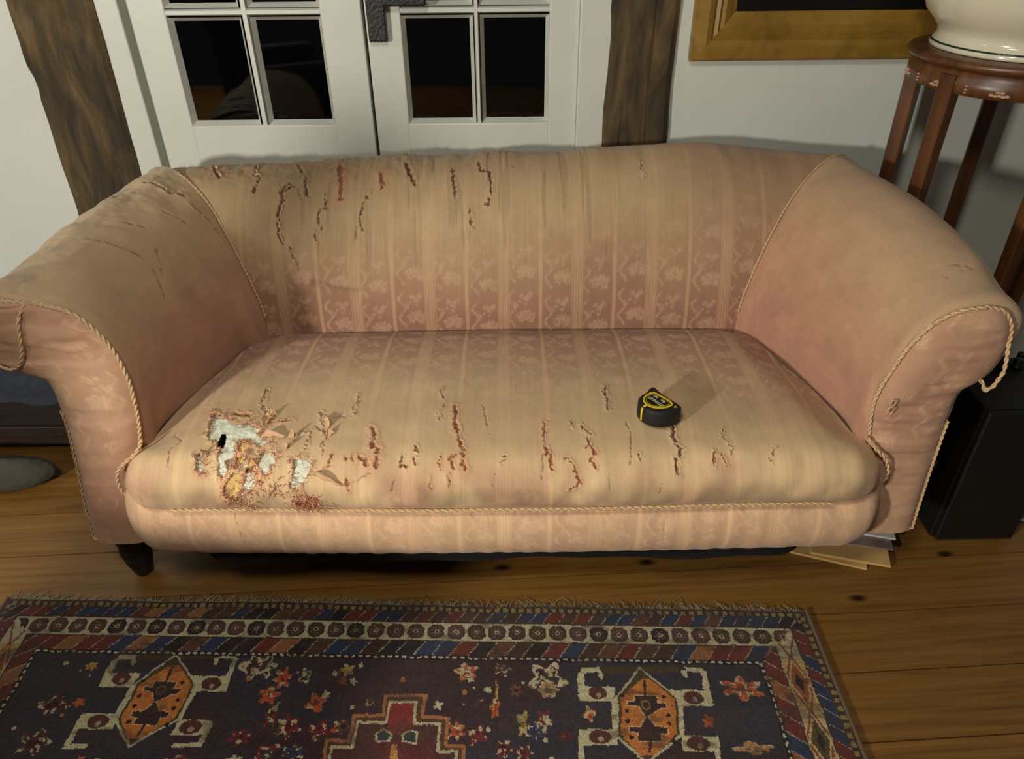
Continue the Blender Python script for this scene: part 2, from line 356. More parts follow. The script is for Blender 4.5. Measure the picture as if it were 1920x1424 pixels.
# ---------------------------------------------------------------- end of sofa surfaces
LV_SEAT = 0.708
LV_BACK = 1.173
L_ARMR = (0.623,1.127)
L_ARML = (0.598,1.149)
TEARS_SEAT = [([(-0.2816,0.3638),(-0.276,0.3868),(-0.2853,0.4063),(-0.2768,0.4294)],0.0041,'d'),([(-0.2397,0.4631),(-0.2328,0.4809),(-0.2354,0.5093),(-0.2221,0.5128),(-0.2242,0.5359),(-0.2254,0.5501)],0.0112,'r'),([(-0.2793,0.5377),(-0.2676,0.5306),(-0.2662,0.543)],0.0082,'r'),([(-0.2571,0.5341),(-0.2437,0.5377),(-0.2422,0.5518)],0.0082,'r'),([(-0.155,0.5093),(-0.1504,0.5252),(-0.1569,0.5377),(-0.1546,0.5483)],0.0041,'d'),([(-0.1791,0.5306),(-0.1804,0.5501),(-0.1689,0.5483)],0.0061,'d'),([(-0.1148,0.3478),(-0.1209,0.3638),(-0.1134,0.3833)],0.0041,'d'),([(-0.1082,0.3939),(-0.1114,0.4081)],0.0041,'d'),([(-0.1204,0.4241),(-0.1154,0.4436)],0.0041,'d'),([(-0.0886,0.4046),(-0.0868,0.4472),(-0.0817,0.4773),(-0.0736,0.5057),(-0.074,0.5181),(-0.0679,0.5164),(-0.0685,0.5412),(-0.0658,0.5554)],0.0092,'r'),([(-0.0773,0.527),(-0.0926,0.5359),(-0.0842,0.5536)],0.0071,'r'),([(-0.1102,0.5306),(-0.1137,0.5448),(-0.1081,0.5518)],0.0041,'r'),([(-0.0354,0.4046),(-0.0264,0.4596),(-0.0233,0.4844)],0.0026,'s'),([(0.0062,0.5306),(0.0062,0.5377),(-0.0023,0.5483)],0.0041,'d'),([(-0.1267,0.5714),(-0.1273,0.5909)],0.0031,'r'),([(-0.0935,0.5607),(-0.0943,0.5909)],0.0031,'r'),([(-0.2774,0.5749),(-0.2732,0.5944)],0.0061,'r'),([(-0.1905,0.5731),(-0.1972,0.5944)],0.0041,'s'),([(0.0782,0.4543),(0.0791,0.4897),(0.0765,0.5039),(0.0833,0.5252),(0.0744,0.5323)],0.0051,'r'),([(0.0833,0.5252),(0.0895,0.5323),(0.087,0.5483),(0.0904,0.5589)],0.0051,'r'),([(0.0745,0.5359),(0.0724,0.5731)],0.0031,'s'),([(0.1498,0.4631),(0.153,0.4738),(0.1618,0.4826),(0.1571,0.4968),(0.1608,0.511),(0.1528,0.5181)],0.0061,'d'),([(0.1608,0.511),(0.1677,0.5288),(0.1601,0.543),(0.1665,0.5554)],0.0061,'r'),([(0.1164,0.5377),(0.1256,0.5465),(0.1352,0.5643),(0.1389,0.582),(0.1185,0.5962)],0.0046,'r'),([(0.2052,0.3442),(0.2013,0.362),(0.2051,0.3797),(0.2011,0.401),(0.2022,0.4205)],0.0061,'d'),([(0.2309,0.4507),(0.2383,0.4826),(0.2339,0.5217),(0.2309,0.5501)],0.0026,'s'),([(0.2485,0.5306),(0.2469,0.543)],0.0041,'d'),([(0.3165,0.4667),(0.314,0.4933),(0.3194,0.5146),(0.3257,0.5217),(0.3198,0.5377),(0.3125,0.5448),(0.3155,0.5714)],0.0071,'d'),([(0.1299,0.4543),(0.1304,0.4702)],0.0031,'d'),([(0.4096,0.4685),(0.4052,0.4933),(0.4195,0.5164),(0.4151,0.5359)],0.0036,'d'),([(0.385,0.5288),(0.3811,0.5572)],0.0051,'r'),([(0.397,0.5377),(0.4053,0.5589)],0.0041,'r'),([(0.4951,0.5199),(0.4881,0.5359)],0.0036,'d'),([(0.4819,0.5448),(0.4834,0.5536)],0.0036,'d'),([(-0.4693,0.3389),(-0.4649,0.3886),(-0.4485,0.4152)],0.0092,'d'),([(-0.6116,0.4578),(-0.5909,0.4844),(-0.6058,0.5057),(-0.5992,0.5518)],0.0041,'s'),([(-0.3958,0.4365),(-0.4344,0.4418)],0.0082,'r'),([(-0.3452,0.4152),(-0.3273,0.4702),(-0.3113,0.4667),(-0.329,0.5075)],0.0061,'d'),([(-0.5083,0.417),(-0.4766,0.4205)],0.0122,'r'),([(-0.282,0.4294),(-0.3211,0.4312),(-0.3452,0.4152)],0.0031,'s'),([(-0.3351,0.5536),(-0.2809,0.5838)],0.0041,'s'),([(-0.3464,0.4525),(-0.3206,0.4826),(-0.3238,0.527)],0.0051,'s'),([(-0.01,0.5625),(-0.0172,0.5856)],0.0026,'s'),([(0.1927,0.5643),(0.1916,0.598)],0.002,'s'),([(0.2867,0.5873),(0.2822,0.6069)],0.0031,'s'),([(-0.3743,0.4738),(-0.3503,0.4667),(-0.3564,0.5146)],0.0041,'d'),([(-0.305,0.527),(-0.3104,0.5501),(-0.3226,0.5625)],0.0051,'r'),([(-0.2346,0.5607),(-0.2639,0.5785)],0.0041,'s')]  # traced in image pixels, baked as surface coordinates; so are the tables below
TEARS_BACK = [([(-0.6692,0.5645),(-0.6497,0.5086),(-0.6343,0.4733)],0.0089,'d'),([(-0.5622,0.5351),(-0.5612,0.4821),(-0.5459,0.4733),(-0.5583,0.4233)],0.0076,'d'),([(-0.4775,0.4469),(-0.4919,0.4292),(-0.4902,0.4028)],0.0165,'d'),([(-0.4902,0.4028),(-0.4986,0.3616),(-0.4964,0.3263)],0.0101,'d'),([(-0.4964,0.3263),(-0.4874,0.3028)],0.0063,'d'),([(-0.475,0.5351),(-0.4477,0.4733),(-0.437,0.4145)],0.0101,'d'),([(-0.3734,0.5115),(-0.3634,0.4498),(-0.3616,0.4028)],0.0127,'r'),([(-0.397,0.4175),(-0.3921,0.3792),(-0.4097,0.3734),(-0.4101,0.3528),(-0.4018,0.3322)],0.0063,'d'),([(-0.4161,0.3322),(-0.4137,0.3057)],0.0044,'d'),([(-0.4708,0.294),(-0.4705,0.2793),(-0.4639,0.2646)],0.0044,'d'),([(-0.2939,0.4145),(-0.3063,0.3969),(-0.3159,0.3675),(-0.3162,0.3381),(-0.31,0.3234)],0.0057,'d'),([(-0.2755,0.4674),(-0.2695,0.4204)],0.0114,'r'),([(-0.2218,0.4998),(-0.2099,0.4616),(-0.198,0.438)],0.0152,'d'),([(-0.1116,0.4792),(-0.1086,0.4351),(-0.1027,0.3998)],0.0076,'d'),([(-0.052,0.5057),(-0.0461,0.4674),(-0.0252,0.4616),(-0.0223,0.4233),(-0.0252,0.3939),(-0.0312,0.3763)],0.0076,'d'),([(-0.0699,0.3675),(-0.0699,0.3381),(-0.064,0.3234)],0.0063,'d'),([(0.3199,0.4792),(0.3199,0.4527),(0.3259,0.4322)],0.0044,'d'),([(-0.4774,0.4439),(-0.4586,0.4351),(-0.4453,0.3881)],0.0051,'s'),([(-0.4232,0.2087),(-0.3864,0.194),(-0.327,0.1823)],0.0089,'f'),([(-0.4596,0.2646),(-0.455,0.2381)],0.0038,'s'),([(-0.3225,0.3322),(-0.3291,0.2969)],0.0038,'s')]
MARKS_ARML = [([(0.52,0.5226),(0.524,0.4611),(0.554,0.4266)],0.0078,'d'),([(0.54,0.4073),(0.56,0.3574)],0.0078,'d'),([(0.356,0.4611),(0.372,0.415)],0.0067,'s'),([(0.452,0.4266),(0.474,0.3766)],0.0056,'s'),([(0.262,0.4688),(0.284,0.3804)],0.0067,'s'),([(0.28,0.3459),(0.248,0.2921)],0.0044,'s'),([(0.448,0.5649),(0.48,0.5149)],0.0067,'s'),([(0.328,0.3728),(0.29,0.3305)],0.0044,'s'),([(0.564,0.3305),(0.572,0.3036)],0.0056,'d')]
MARKS_ARMR = [([(0.1438,0.4636),(0.1459,0.4825),(0.1271,0.4825)],0.0042,'s'),([(0.125,0.4485),(0.1167,0.4523)],0.0042,'s'),([(0.1417,0.4938),(0.1271,0.5051)],0.0042,'s')]
HOLES = [[(-0.5536,0.4081),(-0.5241,0.4241),(-0.4998,0.4436),(-0.4724,0.4436),(-0.4469,0.4614),(-0.4517,0.4791),(-0.4207,0.4933),(-0.4418,0.511),(-0.461,0.4897),(-0.4817,0.4915),(-0.4804,0.5235),(-0.486,0.5536),(-0.4998,0.5731),(-0.509,0.566),(-0.514,0.5128),(-0.5247,0.4915),(-0.5416,0.488)],[(-0.553,0.527),(-0.5419,0.5235),(-0.5321,0.5643),(-0.5477,0.5643)],[(-0.4361,0.5217),(-0.4074,0.5217),(-0.4069,0.5518),(-0.4228,0.5696),(-0.4388,0.5536)],[(-0.459,0.5643),(-0.4449,0.5589),(-0.4377,0.582),(-0.4469,0.5944),(-0.4655,0.5944)],[(-0.3758,0.5377),(-0.349,0.5359),(-0.3374,0.5501),(-0.3451,0.5696),(-0.3662,0.5909),(-0.3798,0.5927),(-0.3738,0.5625)],[(-0.4855,0.566),(-0.4639,0.5625),(-0.4652,0.5909),(-0.475,0.6157),(-0.4958,0.6086),(-0.4965,0.5873)],[(-0.4798,0.4951),(-0.4636,0.4897),(-0.4575,0.5252),(-0.4738,0.5589),(-0.4802,0.5501)],[(-0.4546,0.5377),(-0.4436,0.5341),(-0.4447,0.5572),(-0.4555,0.5589)]]
CAVITY = [(-0.5206,0.4667),(-0.5111,0.4702),(-0.5067,0.4897),(-0.5078,0.5075),(-0.5205,0.5075),(-0.5225,0.4933)]
FOAM = [[(-0.4855,0.566),(-0.4639,0.5625),(-0.4652,0.5909),(-0.475,0.6157),(-0.4958,0.6086),(-0.4965,0.5873)],[(-0.4855,0.4844),(-0.4619,0.4791),(-0.4549,0.5252),(-0.4744,0.5625),(-0.4834,0.5536)],[(-0.4566,0.5341),(-0.4432,0.5323),(-0.442,0.5572),(-0.4584,0.5607)]]
FLAPS = [((-0.4423,0.4844),(-0.3969,0.4897)),((-0.478,0.5377),(-0.453,0.5288)),((-0.4419,0.4614),(-0.4303,0.4294)),((-0.3918,0.4897),(-0.3796,0.4951)),((-0.484,0.5572),(-0.4884,0.5377)),((-0.3443,0.5625),(-0.2837,0.5838)),((-0.4598,0.5536),(-0.4642,0.5643)),((-0.3978,0.511),(-0.3914,0.5199)),((-0.3369,0.4347),(-0.3243,0.4667)),((-0.3186,0.488),(-0.307,0.4773)),((-0.5315,0.5341),(-0.5305,0.5181)),((-0.4433,0.433),(-0.4248,0.4259))]
TUFT = [(-0.3513,0.6193),(-0.4853,0.6104),(-0.4591,0.6228),(-0.4169,0.5873)]
MED = {'hexout':[(0.0024,-0.1056),(-0.0535,-0.0405),(-0.0604,0.0408),(-0.0132,0.0895),(0.0573,0.0358),(0.0641,-0.0401)],'hexgreen':[(0.003,-0.0997),(-0.0499,-0.0393),(-0.056,0.0369),(-0.0124,0.0836),(0.0543,0.0322),(0.0601,-0.0386)],'hexor':[(0.0029,-0.0794),(-0.045,-0.0381),(-0.051,0.0354),(-0.0216,0.0733),(0.0031,0.0723),(0.0497,0.0311),(0.0561,-0.0371),(0.0182,-0.0787)],'dark1':[(-0.0169,-0.0421),(0.0245,-0.0425),(0.0223,-0.0275),(0.0383,-0.0268),(0.0358,-0.0187),(0.0232,-0.0168),(0.0,0.0),(0.0133,0.0175),(0.0357,0.0216),(0.0331,0.0306),(0.021,0.0311),(0.0187,0.0461),(-0.0228,0.0454),(-0.0209,0.0304),(-0.0363,0.0285),(-0.0341,0.0195),(-0.0146,0.0187),(-0.0025,0.0001),(-0.0134,-0.0206),(-0.0341,-0.0237),(-0.0321,-0.0305),(-0.0184,-0.0298)],'stem':[(0.0039,-0.0766),(0.009,-0.0768),(0.0043,-0.0416),(-0.0007,-0.0414)],'stem2':[(-0.0038,0.0458),(0.0022,0.0456),(-0.0021,0.0677),(-0.0068,0.0679)],'ul':[(-0.1228,-0.0597),(-0.0516,-0.06),(-0.0596,-0.0293),(-0.1245,-0.0292)],'ur':[(0.0492,-0.056),(0.1274,-0.0566),(0.1257,-0.0239),(0.0639,-0.0239)],'ll':[(-0.1278,0.0261),(-0.0577,0.0256),(-0.0584,0.0556),(-0.1296,0.0562)],'lr':[(0.0587,0.0345),(0.1232,0.0342),(0.1207,0.0625),(0.0538,0.0629)],'vl':[(-0.1211,-0.0884),(-0.1079,-0.0919),(-0.1102,-0.0575),(-0.1229,-0.0569)],'vr':[(0.1205,-0.099),(0.1304,-0.0965),(0.1268,-0.0539),(0.116,-0.0562)],'tl':[(-0.1098,-0.1021),(-0.076,-0.1021),(-0.0755,-0.0919),(-0.1173,-0.0871)],'tr':[(0.0883,-0.1064),(0.1217,-0.1049),(0.1298,-0.0936),(0.0917,-0.0963)],'hl':[(-0.0787,-0.1005),(-0.0697,-0.0849),(-0.0744,-0.0746),(-0.0803,-0.0815)],'hr':[(0.0802,-0.0972),(0.0922,-0.0992),(0.0901,-0.0804),(0.0854,-0.083)],'vl2':[(-0.1296,0.0562),(-0.1189,0.0557),(-0.1211,0.0894),(-0.1316,0.0898)],'vr2':[(0.1115,0.0616),(0.121,0.0612),(0.1184,0.0839),(0.108,0.0843)],'bl':[(-0.1313,0.0851),(-0.0892,0.0833),(-0.0899,0.0916),(-0.1318,0.0934)],'br':[(0.065,0.0791),(0.1188,0.0768),(0.117,0.0851),(0.0634,0.0874)],'side':[(-0.0621,-0.0292),(-0.0535,-0.0405),(-0.0604,0.0408),(-0.0674,0.0261)],'side2':[(0.0641,-0.0401),(0.0689,-0.0241),(0.0621,0.0356),(0.0566,0.0358)],'el1':((-0.0869,-0.0473),0.018,0.0136),'el2':((0.0928,-0.04),0.0191,0.0136),'el3':((-0.0903,0.0409),0.0203,0.0136),'el4':((0.0848,0.0482),0.0203,0.0136),'bar':[(-0.076,-0.1021),(0.082,-0.1076),(0.0771,-0.0942),(-0.0693,-0.0892)]}
MEDC = [(1.3361,0.2482),(0.4145,0.2371)]
CROSS = {'outer':[(0.7567,0.35),(0.7539,0.3052),(0.795,0.3059),(0.7952,0.2558),(0.8472,0.2549),(0.846,0.2156),(0.923,0.2123),(0.9204,0.2557),(0.9699,0.2575),(0.9696,0.3096),(1.0032,0.3118),(1.0015,0.3396)],'inner':[(0.7672,0.3496),(0.7661,0.3171),(0.8034,0.3179),(0.8038,0.2686),(0.8555,0.2689),(0.8567,0.2275),(0.9071,0.2281),(0.9072,0.2693),(0.9562,0.2685),(0.9552,0.3212),(0.9907,0.3209),(0.9899,0.3401)],'red':[(0.8569,0.2289),(0.9071,0.2281),(0.9045,0.2772),(0.8896,0.2931),(0.8619,0.2867)],'red2':[(0.8411,0.3077),(0.9486,0.3031),(0.9525,0.3417),(0.8522,0.346)],'g1':[(0.843,0.29),(0.8539,0.2819),(0.8699,0.2914),(0.8694,0.304),(0.8455,0.305)],'g2':[(0.8892,0.2906),(0.9027,0.2824),(0.9154,0.2869),(0.9155,0.307),(0.8909,0.303)],'or_':[(0.8729,0.3113),(0.8824,0.3108),(0.8895,0.3444),(0.8732,0.3451)]}
ROSES = [(0.5786,0.1582,0.0236,0.0262,'w'),(0.6253,0.2197,0.0177,0.0163,'o'),(0.5957,0.3032,0.0192,0.0148,'m'),(0.6498,0.3306,0.0166,0.0167,'m'),(0.2706,0.2406,0.0113,0.0081,'o'),(0.2586,0.1632,0.0105,0.0088,'y'),(0.2234,0.2482,0.0274,0.0186,'k'),(0.2257,0.3216,0.0263,0.0218,'k'),(0.2795,0.3585,0.0094,0.007,'w'),(0.325,0.3494,0.007,0.007,'o'),(0.3542,0.3505,0.0042,0.0059,'w'),(0.5995,0.3448,0.014,0.0071,'w'),(0.4989,0.3491,0.0257,0.0094,'m'),(0.6048,0.157,0.0183,0.0234,'w'),(0.6432,0.1819,0.0155,0.0199,'o'),(0.6864,0.1771,0.0103,0.0171,'w'),(0.7668,0.1618,0.0131,0.0117,'y'),(0.7436,0.1702,0.0065,0.0058,'w'),(0.7913,0.1518,0.0047,0.0059,'w'),(0.7806,0.186,0.0057,0.0071,'w'),(0.7611,0.1854,0.0077,0.0085,'o'),(0.7175,0.2322,0.0175,0.0188,'o'),(0.7339,0.2149,0.0063,0.0069,'w'),(0.6768,0.2792,0.0219,0.0203,'m'),(0.7376,0.2869,0.0194,0.0176,'m'),(0.7729,0.2803,0.0133,0.0126,'o'),(0.8181,0.2306,0.0063,0.0067,'w'),(0.9491,0.2331,0.0087,0.008,'w'),(0.9995,0.1604,0.0208,0.0174,'o'),(0.9914,0.1564,0.0047,0.0053,'w'),(1.0083,0.1775,0.0065,0.0057,'w'),(1.0697,0.1544,0.0156,0.0146,'k'),(1.0427,0.1987,0.0064,0.0061,'w'),(1.058,0.2008,0.0026,0.0221,'y'),(1.0542,0.2366,0.0087,0.0185,'o'),(0.9878,0.2812,0.0133,0.0151,'o'),(1.0246,0.2898,0.0157,0.0174,'m'),(1.0734,0.3125,0.0166,0.0145,'k'),(0.641,0.2571,0.0124,0.0234,'m'),(0.7841,0.3346,0.0141,0.0118,'w'),(0.975,0.3312,0.0165,0.0095,'w'),(0.6994,0.3285,0.0189,0.0143,'b'),(0.6701,0.3175,0.0043,0.0044,'w'),(1.1564,0.1739,0.0335,0.0338,'w'),(1.1558,0.1966,0.0178,0.0166,'t'),(1.2297,0.2449,0.0111,0.0144,'o'),(1.446,0.2538,0.0098,0.0117,'o'),(1.5251,0.1861,0.0357,0.0222,'o'),(1.1065,0.2659,0.0097,0.0229,'y'),(1.1456,0.259,0.0147,0.0206,'m'),(1.109,0.3207,0.0142,0.012,'m'),(1.516,0.3033,0.0308,0.0109,'t'),(1.1835,0.288,0.0144,0.01,'k'),(1.1283,0.2803,0.0145,0.0151,'b')]
# ================================================================ THE ROOM
WY = 1.90
# ---- floor of planks, running three degrees off the wall
floor = box('floor', -2.6, 2.6, -1.9, 2.06, -.05, -.018, M['gap'], None, 0)
tag(floor, 'bare pine plank floor with dark knots and narrow gaps', None, None, 'structure')
ang = math.atan(.053); ca, sa = math.cos(ang), math.sin(ang); PW = .139
pl_bm = box_bm(-2.75, 2.75, .0014, PW-.0014, -.018, 0, 0.); pl_me = bpy.data.meshes.new('plank'); pl_bm.to_mesh(pl_me); pl_bm.free(); pl_me.materials.append(M['plank'])
for k in range(-20, 9):
    o = bpy.data.objects.new('plank', pl_me); link(o, floor)
    y0 = 1.011-.65*.053 + k*PW/ca
    o.rotation_euler = (0, 0, ang); o.location = (0, y0, 0)
# ---- back wall: plaster left and right of the door opening and above it
def wall_bm():
    bm = bmesh.new()
    for (x0, x1, z0, z1) in ((-2.6, -.905, -.02, 2.45), (.245, 2.6, -.02, 2.45), (-.905, .245, 2.06, 2.45)):
        b = box_bm(x0, x1, WY, WY+.12, z0, z1); me = bpy.data.meshes.new('tmp'); b.to_mesh(me); b.free(); bm.from_mesh(me); bpy.data.meshes.remove(me)
    return bm
tag(bm_obj('wall_back', wall_bm(), M['plaster']), 'off-white painted plaster wall behind the sofa', None, None, 'structure')
# ---- old timber posts, hand hewn
def post(name, x0, x1, y0, label, seed, dx0=0., dx1=0.):
    nz = 90; zs = np.linspace(0, 2.42, nz); V = []; r = np.random.RandomState(seed)
    def wob(s, a): return (np.array([float(fbm(np.array([z*5.+s]), np.array([s*3.1]), seed)[0]) for z in zs])-.5)*a
    wl, wr, wf = wob(1.3, .022), wob(7.7, .012), wob(4.1, .012)
    nt_ = np.array([-.010*math.exp(-((z-.885)/.022)**2) for z in zs]) if seed == 11 else 0*zs
    for i, z in enumerate(zs):
        xa, xb = x0+wl[i]-nt_[i]+dx0*(z-.8), x1+wr[i]+dx1*(z-.8); yf = y0+wf[i]
        w = xb-xa
        ring = [(xa, WY+.05), (xa, yf+.012), (xa+.010, yf+.003), (xa+w*.35, yf-.001), (xa+w*.62, yf+.001), (xa+w*.66, yf+.004), (xb-.012, yf+.005), (xb, yf+.014), (xb, WY+.05)]
        V += [(x, y, z) for x, y in ring]
    k = 9; F = []
    for i in range(nz-1):
        for j in range(k-1):
            a = i*k+j; F.append((a, a+1, a+k+1, a+k))
    F.append(tuple(range((nz-1)*k, nz*k))); F.append(tuple(range(k-1, -1, -1)))
    o = mesh_obj(name, V, F, M['oak_old'], None, False)
    return tag(o, label, None, None, 'structure')
post('trim_1', -1.118, -.925, 1.868, 'rough dark oak post left of the glazed doors', 11, .02, .02)
post('trim_2', .254, .412, 1.872, 'rough brown oak post right of the glazed doors', 23)
# ---- white door frame
fr = empty('trim_3', (-.33, 1.9, 0)); tag(fr, 'white painted door frame around the pair of glazed doors', None, None, 'structure')
box('jamb', -.930, -.868, 1.886, 2.0, 0, 2.06, M['gloss'], fr, .003)
box('door_stop', -.868, -.852, 1.925, 2.0, 0, 2.06, M['gloss'], fr, .002)
box('jamb', .186, .262, 1.882, 2.0, 0, 2.06, M['gloss'], fr, .003)
box('lintel', -.868, .186, 1.886, 2.0, 2.0, 2.06, M['gloss'], fr, .003)
# ---- two door leaves
ZP = [.777, 1.022, 1.042, 1.287, 1.307, 1.552, 1.572, 1.817]
def leaf(name, x0, x1, p0, pm0, pm1, p1, label):
    d = empty(name, ((x0+x1)/2, 1.91, 0)); tag(d, label, None, None, 'structure')
    y0, y1 = 1.898, 1.94
    box('stile', x0, p0, y0, y1, .012, 1.992, M['gloss'], d, .003); box('stile', p1, x1, y0, y1, .012, 1.992, M['gloss'], d, .003)
    box('bottom_rail', p0-.002, p1+.002, y0, y1, .012, .777, M['gloss'], d, .003); box('top_rail', p0-.002, p1+.002, y0, y1, 1.817, 1.992, M['gloss'], d, .003)
    def bar(nm, a, b, c, e, vert):
        # glazing bar: flat nose with sloped sides towards the glass
        if vert: pts = [(a, y1-.006), (a+.003, y0+.006), (a+.005, y0), (b-.005, y0), (b-.003, y0+.006), (b, y1-.006)]; V = [(x, y, z) for z in (c, e) for x, y in pts]
        else: pts = [(c, y1-.006), (c+.003, y0+.007), (c+.006, y0+.001), (e-.006, y0+.001), (e-.003, y0+.007), (e, y1-.006)]; V = [(x, y, z) for x in (a, b) for z, y in pts]
        F = [(i, i+1, i+7, i+6) for i in range(5)]+[(0, 6, 11, 5), (0, 1, 2, 3, 4, 5), (11, 10, 9, 8, 7, 6)]
        mesh_obj(nm, V, F, M['gloss'], d, False)
    bar('glazing_bar', pm0, pm1, .775, 1.819, True)
    for a, b in ((1.022, 1.042), (1.287, 1.307), (1.552, 1.572)): bar('glazing_bar', p0-.001, p1+.001, None, None, False) if False else bar('glazing_bar', p0-.001, p1+.001, a, b, False)
    for r in range(4):
        for (a, b) in ((p0, pm0), (pm1, p1)):
            z0, z1 = ZP[2*r], ZP[2*r+1]
            box('pane', a-.004, b+.004, 1.916, 1.920, z0-.004, z1+.004, M['glass'], d, 0)
            # moulded bead around each pane
            V = []; F = []
            for (q, yy) in ((0, y0+.002), (.009, 1.9165)):
                V += [(a+q, yy, z0+q), (b-q, yy, z0+q), (b-q, yy, z1-q), (a+q, yy, z1-q)]
            for i in range(4): F.append((i, (i+1) % 4, (i+1) % 4+4, i+4))
            mesh_obj('glazing_bead', V, F, M['gloss'], d, False)
    return d
leaf('door_1', -.853, -.318, -.769, -.598, -.578, -.414, 'left white glazed door leaf with black night panes')
d2 = leaf('door_2', -.311, .186, -.229, -.062, -.046, .116, 'right white glazed door leaf with black rim lock')
# meeting bead of the right leaf, gap stays dark
box('backing', -.32, -.309, 1.93, 1.945, .01, 1.99, M['gap'], d2, 0)
lk = bm_obj('rim_lock', box_bm(-.303, -.262, 1.874, 1.899, .972, 1.16, .002), M['iron'], d2)
V, Q = [], []
for i in range(5):   # scalloped foot of the lock plate
    box('lock_tooth', -.3025+i*.0082, -.2965+i*.0082, 1.877, 1.8985, .9685, .974, M['iron'], lk, .001)
lv = bm_obj('lock_lever', box_bm(-.264, -.165, 1.862, 1.876, 1.046, 1.066, .004), M['iron'], lk)
# ---- dark painting in a gilt frame
pf = empty('framed_painting', (.95, 1.89, .92)); tag(pf, 'dark painting in a wide moulded gilt frame on the wall', 'painting')
X0, X1, Z0, Z1 = .447, 1.52, .921, 1.66; FWD = .096
prof = [(0, 1.899), (0, 1.873), (.006, 1.866), (.030, 1.862), (.042, 1.868), (.048, 1.876), (.056, 1.872), (.062, 1.878), (.070, 1.876), (.088, 1.886), (.096, 1.888), (.096, 1.899)]
def member(c0, c1, d0, d1):
    V = []; F = []; k = len(prof)
    for (c, d) in ((c0, d0), (c1, d1)):
        for w, y in prof: V.append((c[0]+d[0]*w, y, c[1]+d[1]*w))
    for i in range(k-1): F.append((i, i+1, i+1+k, i+k))
    return V, F
for c0, c1, e0, e1 in (((X0,Z0),(X1,Z0),(1,1.08),(-1,1.08)), ((X1,Z0),(X1,Z1),(-1,1.08),(-1,-1)), ((X1,Z1),(X0,Z1),(-1,-1),(1,-1)), ((X0,Z1),(X0,Z0),(1,-1),(1,1.08))):
    V, F = member(c0, c1, e0, e1); o = mesh_obj('frame_member', V, F, M['gilt'], pf, False)
box('canvas', X0+.09, X1-.09, 1.889, 1.896, Z0+.098, Z1-.09, M['canvas'], pf, 0)
# ================================================================ THE SOFA
sofa = empty('sofa', (0, 1.4, 0)); tag(sofa, 'worn pink damask two-seat sofa with rolled arms, torn seat and back', 'sofa')
ROSE, TAN, PALE, GREYT = L3(192, 142, 116), L3(208, 176, 134), L3(224, 184, 148), L3(204, 174, 136)
RUST, DARKT, GREEN = L3(148, 84, 56), L3(98, 60, 34), L3(190, 164, 116)
PER = .168
def mix(a, b, t): return a*(1-t[..., None])+b*t[..., None]
def motif(x, y, seed=0):
    """woven flower sprig with a ribbon, one per half stripe."""
    half = PER/2; i = np.floor((x-.003)/half); fx = ((x-.003)/half)-i
    x = x+.0022*(fbm(x*160, y*160, 40)-.5)*2; y = y+.003*(fbm(x*130, y*130, 41)-.5)*2
    H = .105; ty = y/H+.5*np.mod(i, 2)*0+.13*np.mod(i*7, 3); ty = ty-np.floor(ty)
    m = np.zeros(x.shape)
    for (cx, cy, r) in ((.60,.30,.13),(.74,.24,.11),(.48,.25,.11),(.66,.40,.11),(.52,.38,.10),(.80,.36,.09),(.40,.34,.08),(.62,.74,.10),(.50,.80,.08),(.72,.82,.08),(.60,.60,.05),(.44,.66,.05)):
        d = np.hypot((fx-cx)*half, (np.abs(ty-cy))*H); an = np.arctan2((ty-cy)*H, (fx-cx)*half)
        rr = r*half*(.82+.25*np.cos(5*an+cx*40)); m = np.maximum(m, sstep(1.25, .75, d/rr)*(1-.55*sstep(.35, .12, d/rr)))
    rb = .22+.085*np.sin(ty*2*math.pi*2.2+.6)
    m = np.maximum(m, .9*sstep(.055, .02, np.abs(fx-rb))*sstep(.02, .1, ty)*sstep(.97, .85, ty))
    m = np.maximum(m, .7*sstep(.05, .02, np.abs(fx-(.3+.25*(ty-.5)+.06*np.sin(ty*25))))*sstep(.42, .48, ty)*sstep(.7, .62, ty))
    lace = .45+.75*sstep(.36, .58, fbm(x*420, y*420, 45, 2))
    return np.clip(m*lace, 0, 1)
def stripes(x):
    p = (x-.003)/PER; f = np.abs(p-np.round(p))*PER      # distance to wide band centre
    wide = sstep(.0135, .0115, f)*(.35+.65*sstep(-.3, .3, np.cos(f/.0062*2*math.pi)))
    q = p-.5; g = np.abs(q-np.round(q))*PER
    return wide, sstep(.0045, .0028, g), np.maximum(sstep(.0150, .0135, f), sstep(.0065, .0055, g))
def cloth_colour(x, y, wear, motif_amt):
    w, nrw, band = stripes(x+.0012*(vnoise(y*30, x*4, 77)-.5))
    base = mix(np.broadcast_to(ROSE, x.shape+(3,)), np.broadcast_to(TAN, x.shape+(3,)), wear)
    base = base*(1-.24*(1-wear))[..., None]
    mo = motif(x, y)*(1-band)*motif_amt
    base = mix(base, np.broadcast_to(PALE, x.shape+(3,)), np.clip(.58*mo, 0, 1))
    base = base*(1-.06*(1-band))[..., None]
    base = mix(base, np.broadcast_to(L3(220, 184, 140), x.shape+(3,)), .50*np.maximum(w, nrw)*(.32+.68*np.clip(motif_amt,0,1)))
    st = fbm(x*420, y*9, 12)-.5                                              # worn warp threads
    base = base*(1+.16*st*(.4+wear))[..., None]
    bl = fbm(x*7, y*7, 21)-.5; bm_ = fbm(x*34, y*34, 22, 4)-.5; base = base*(1+.16*bl+.16*bm_)[..., None]
    gr = sstep(.52, .72, fbm(x*5+9, y*5, 31)); base = mix(base, np.broadcast_to(GREEN, x.shape+(3,)), .16*gr*wear)
    return base
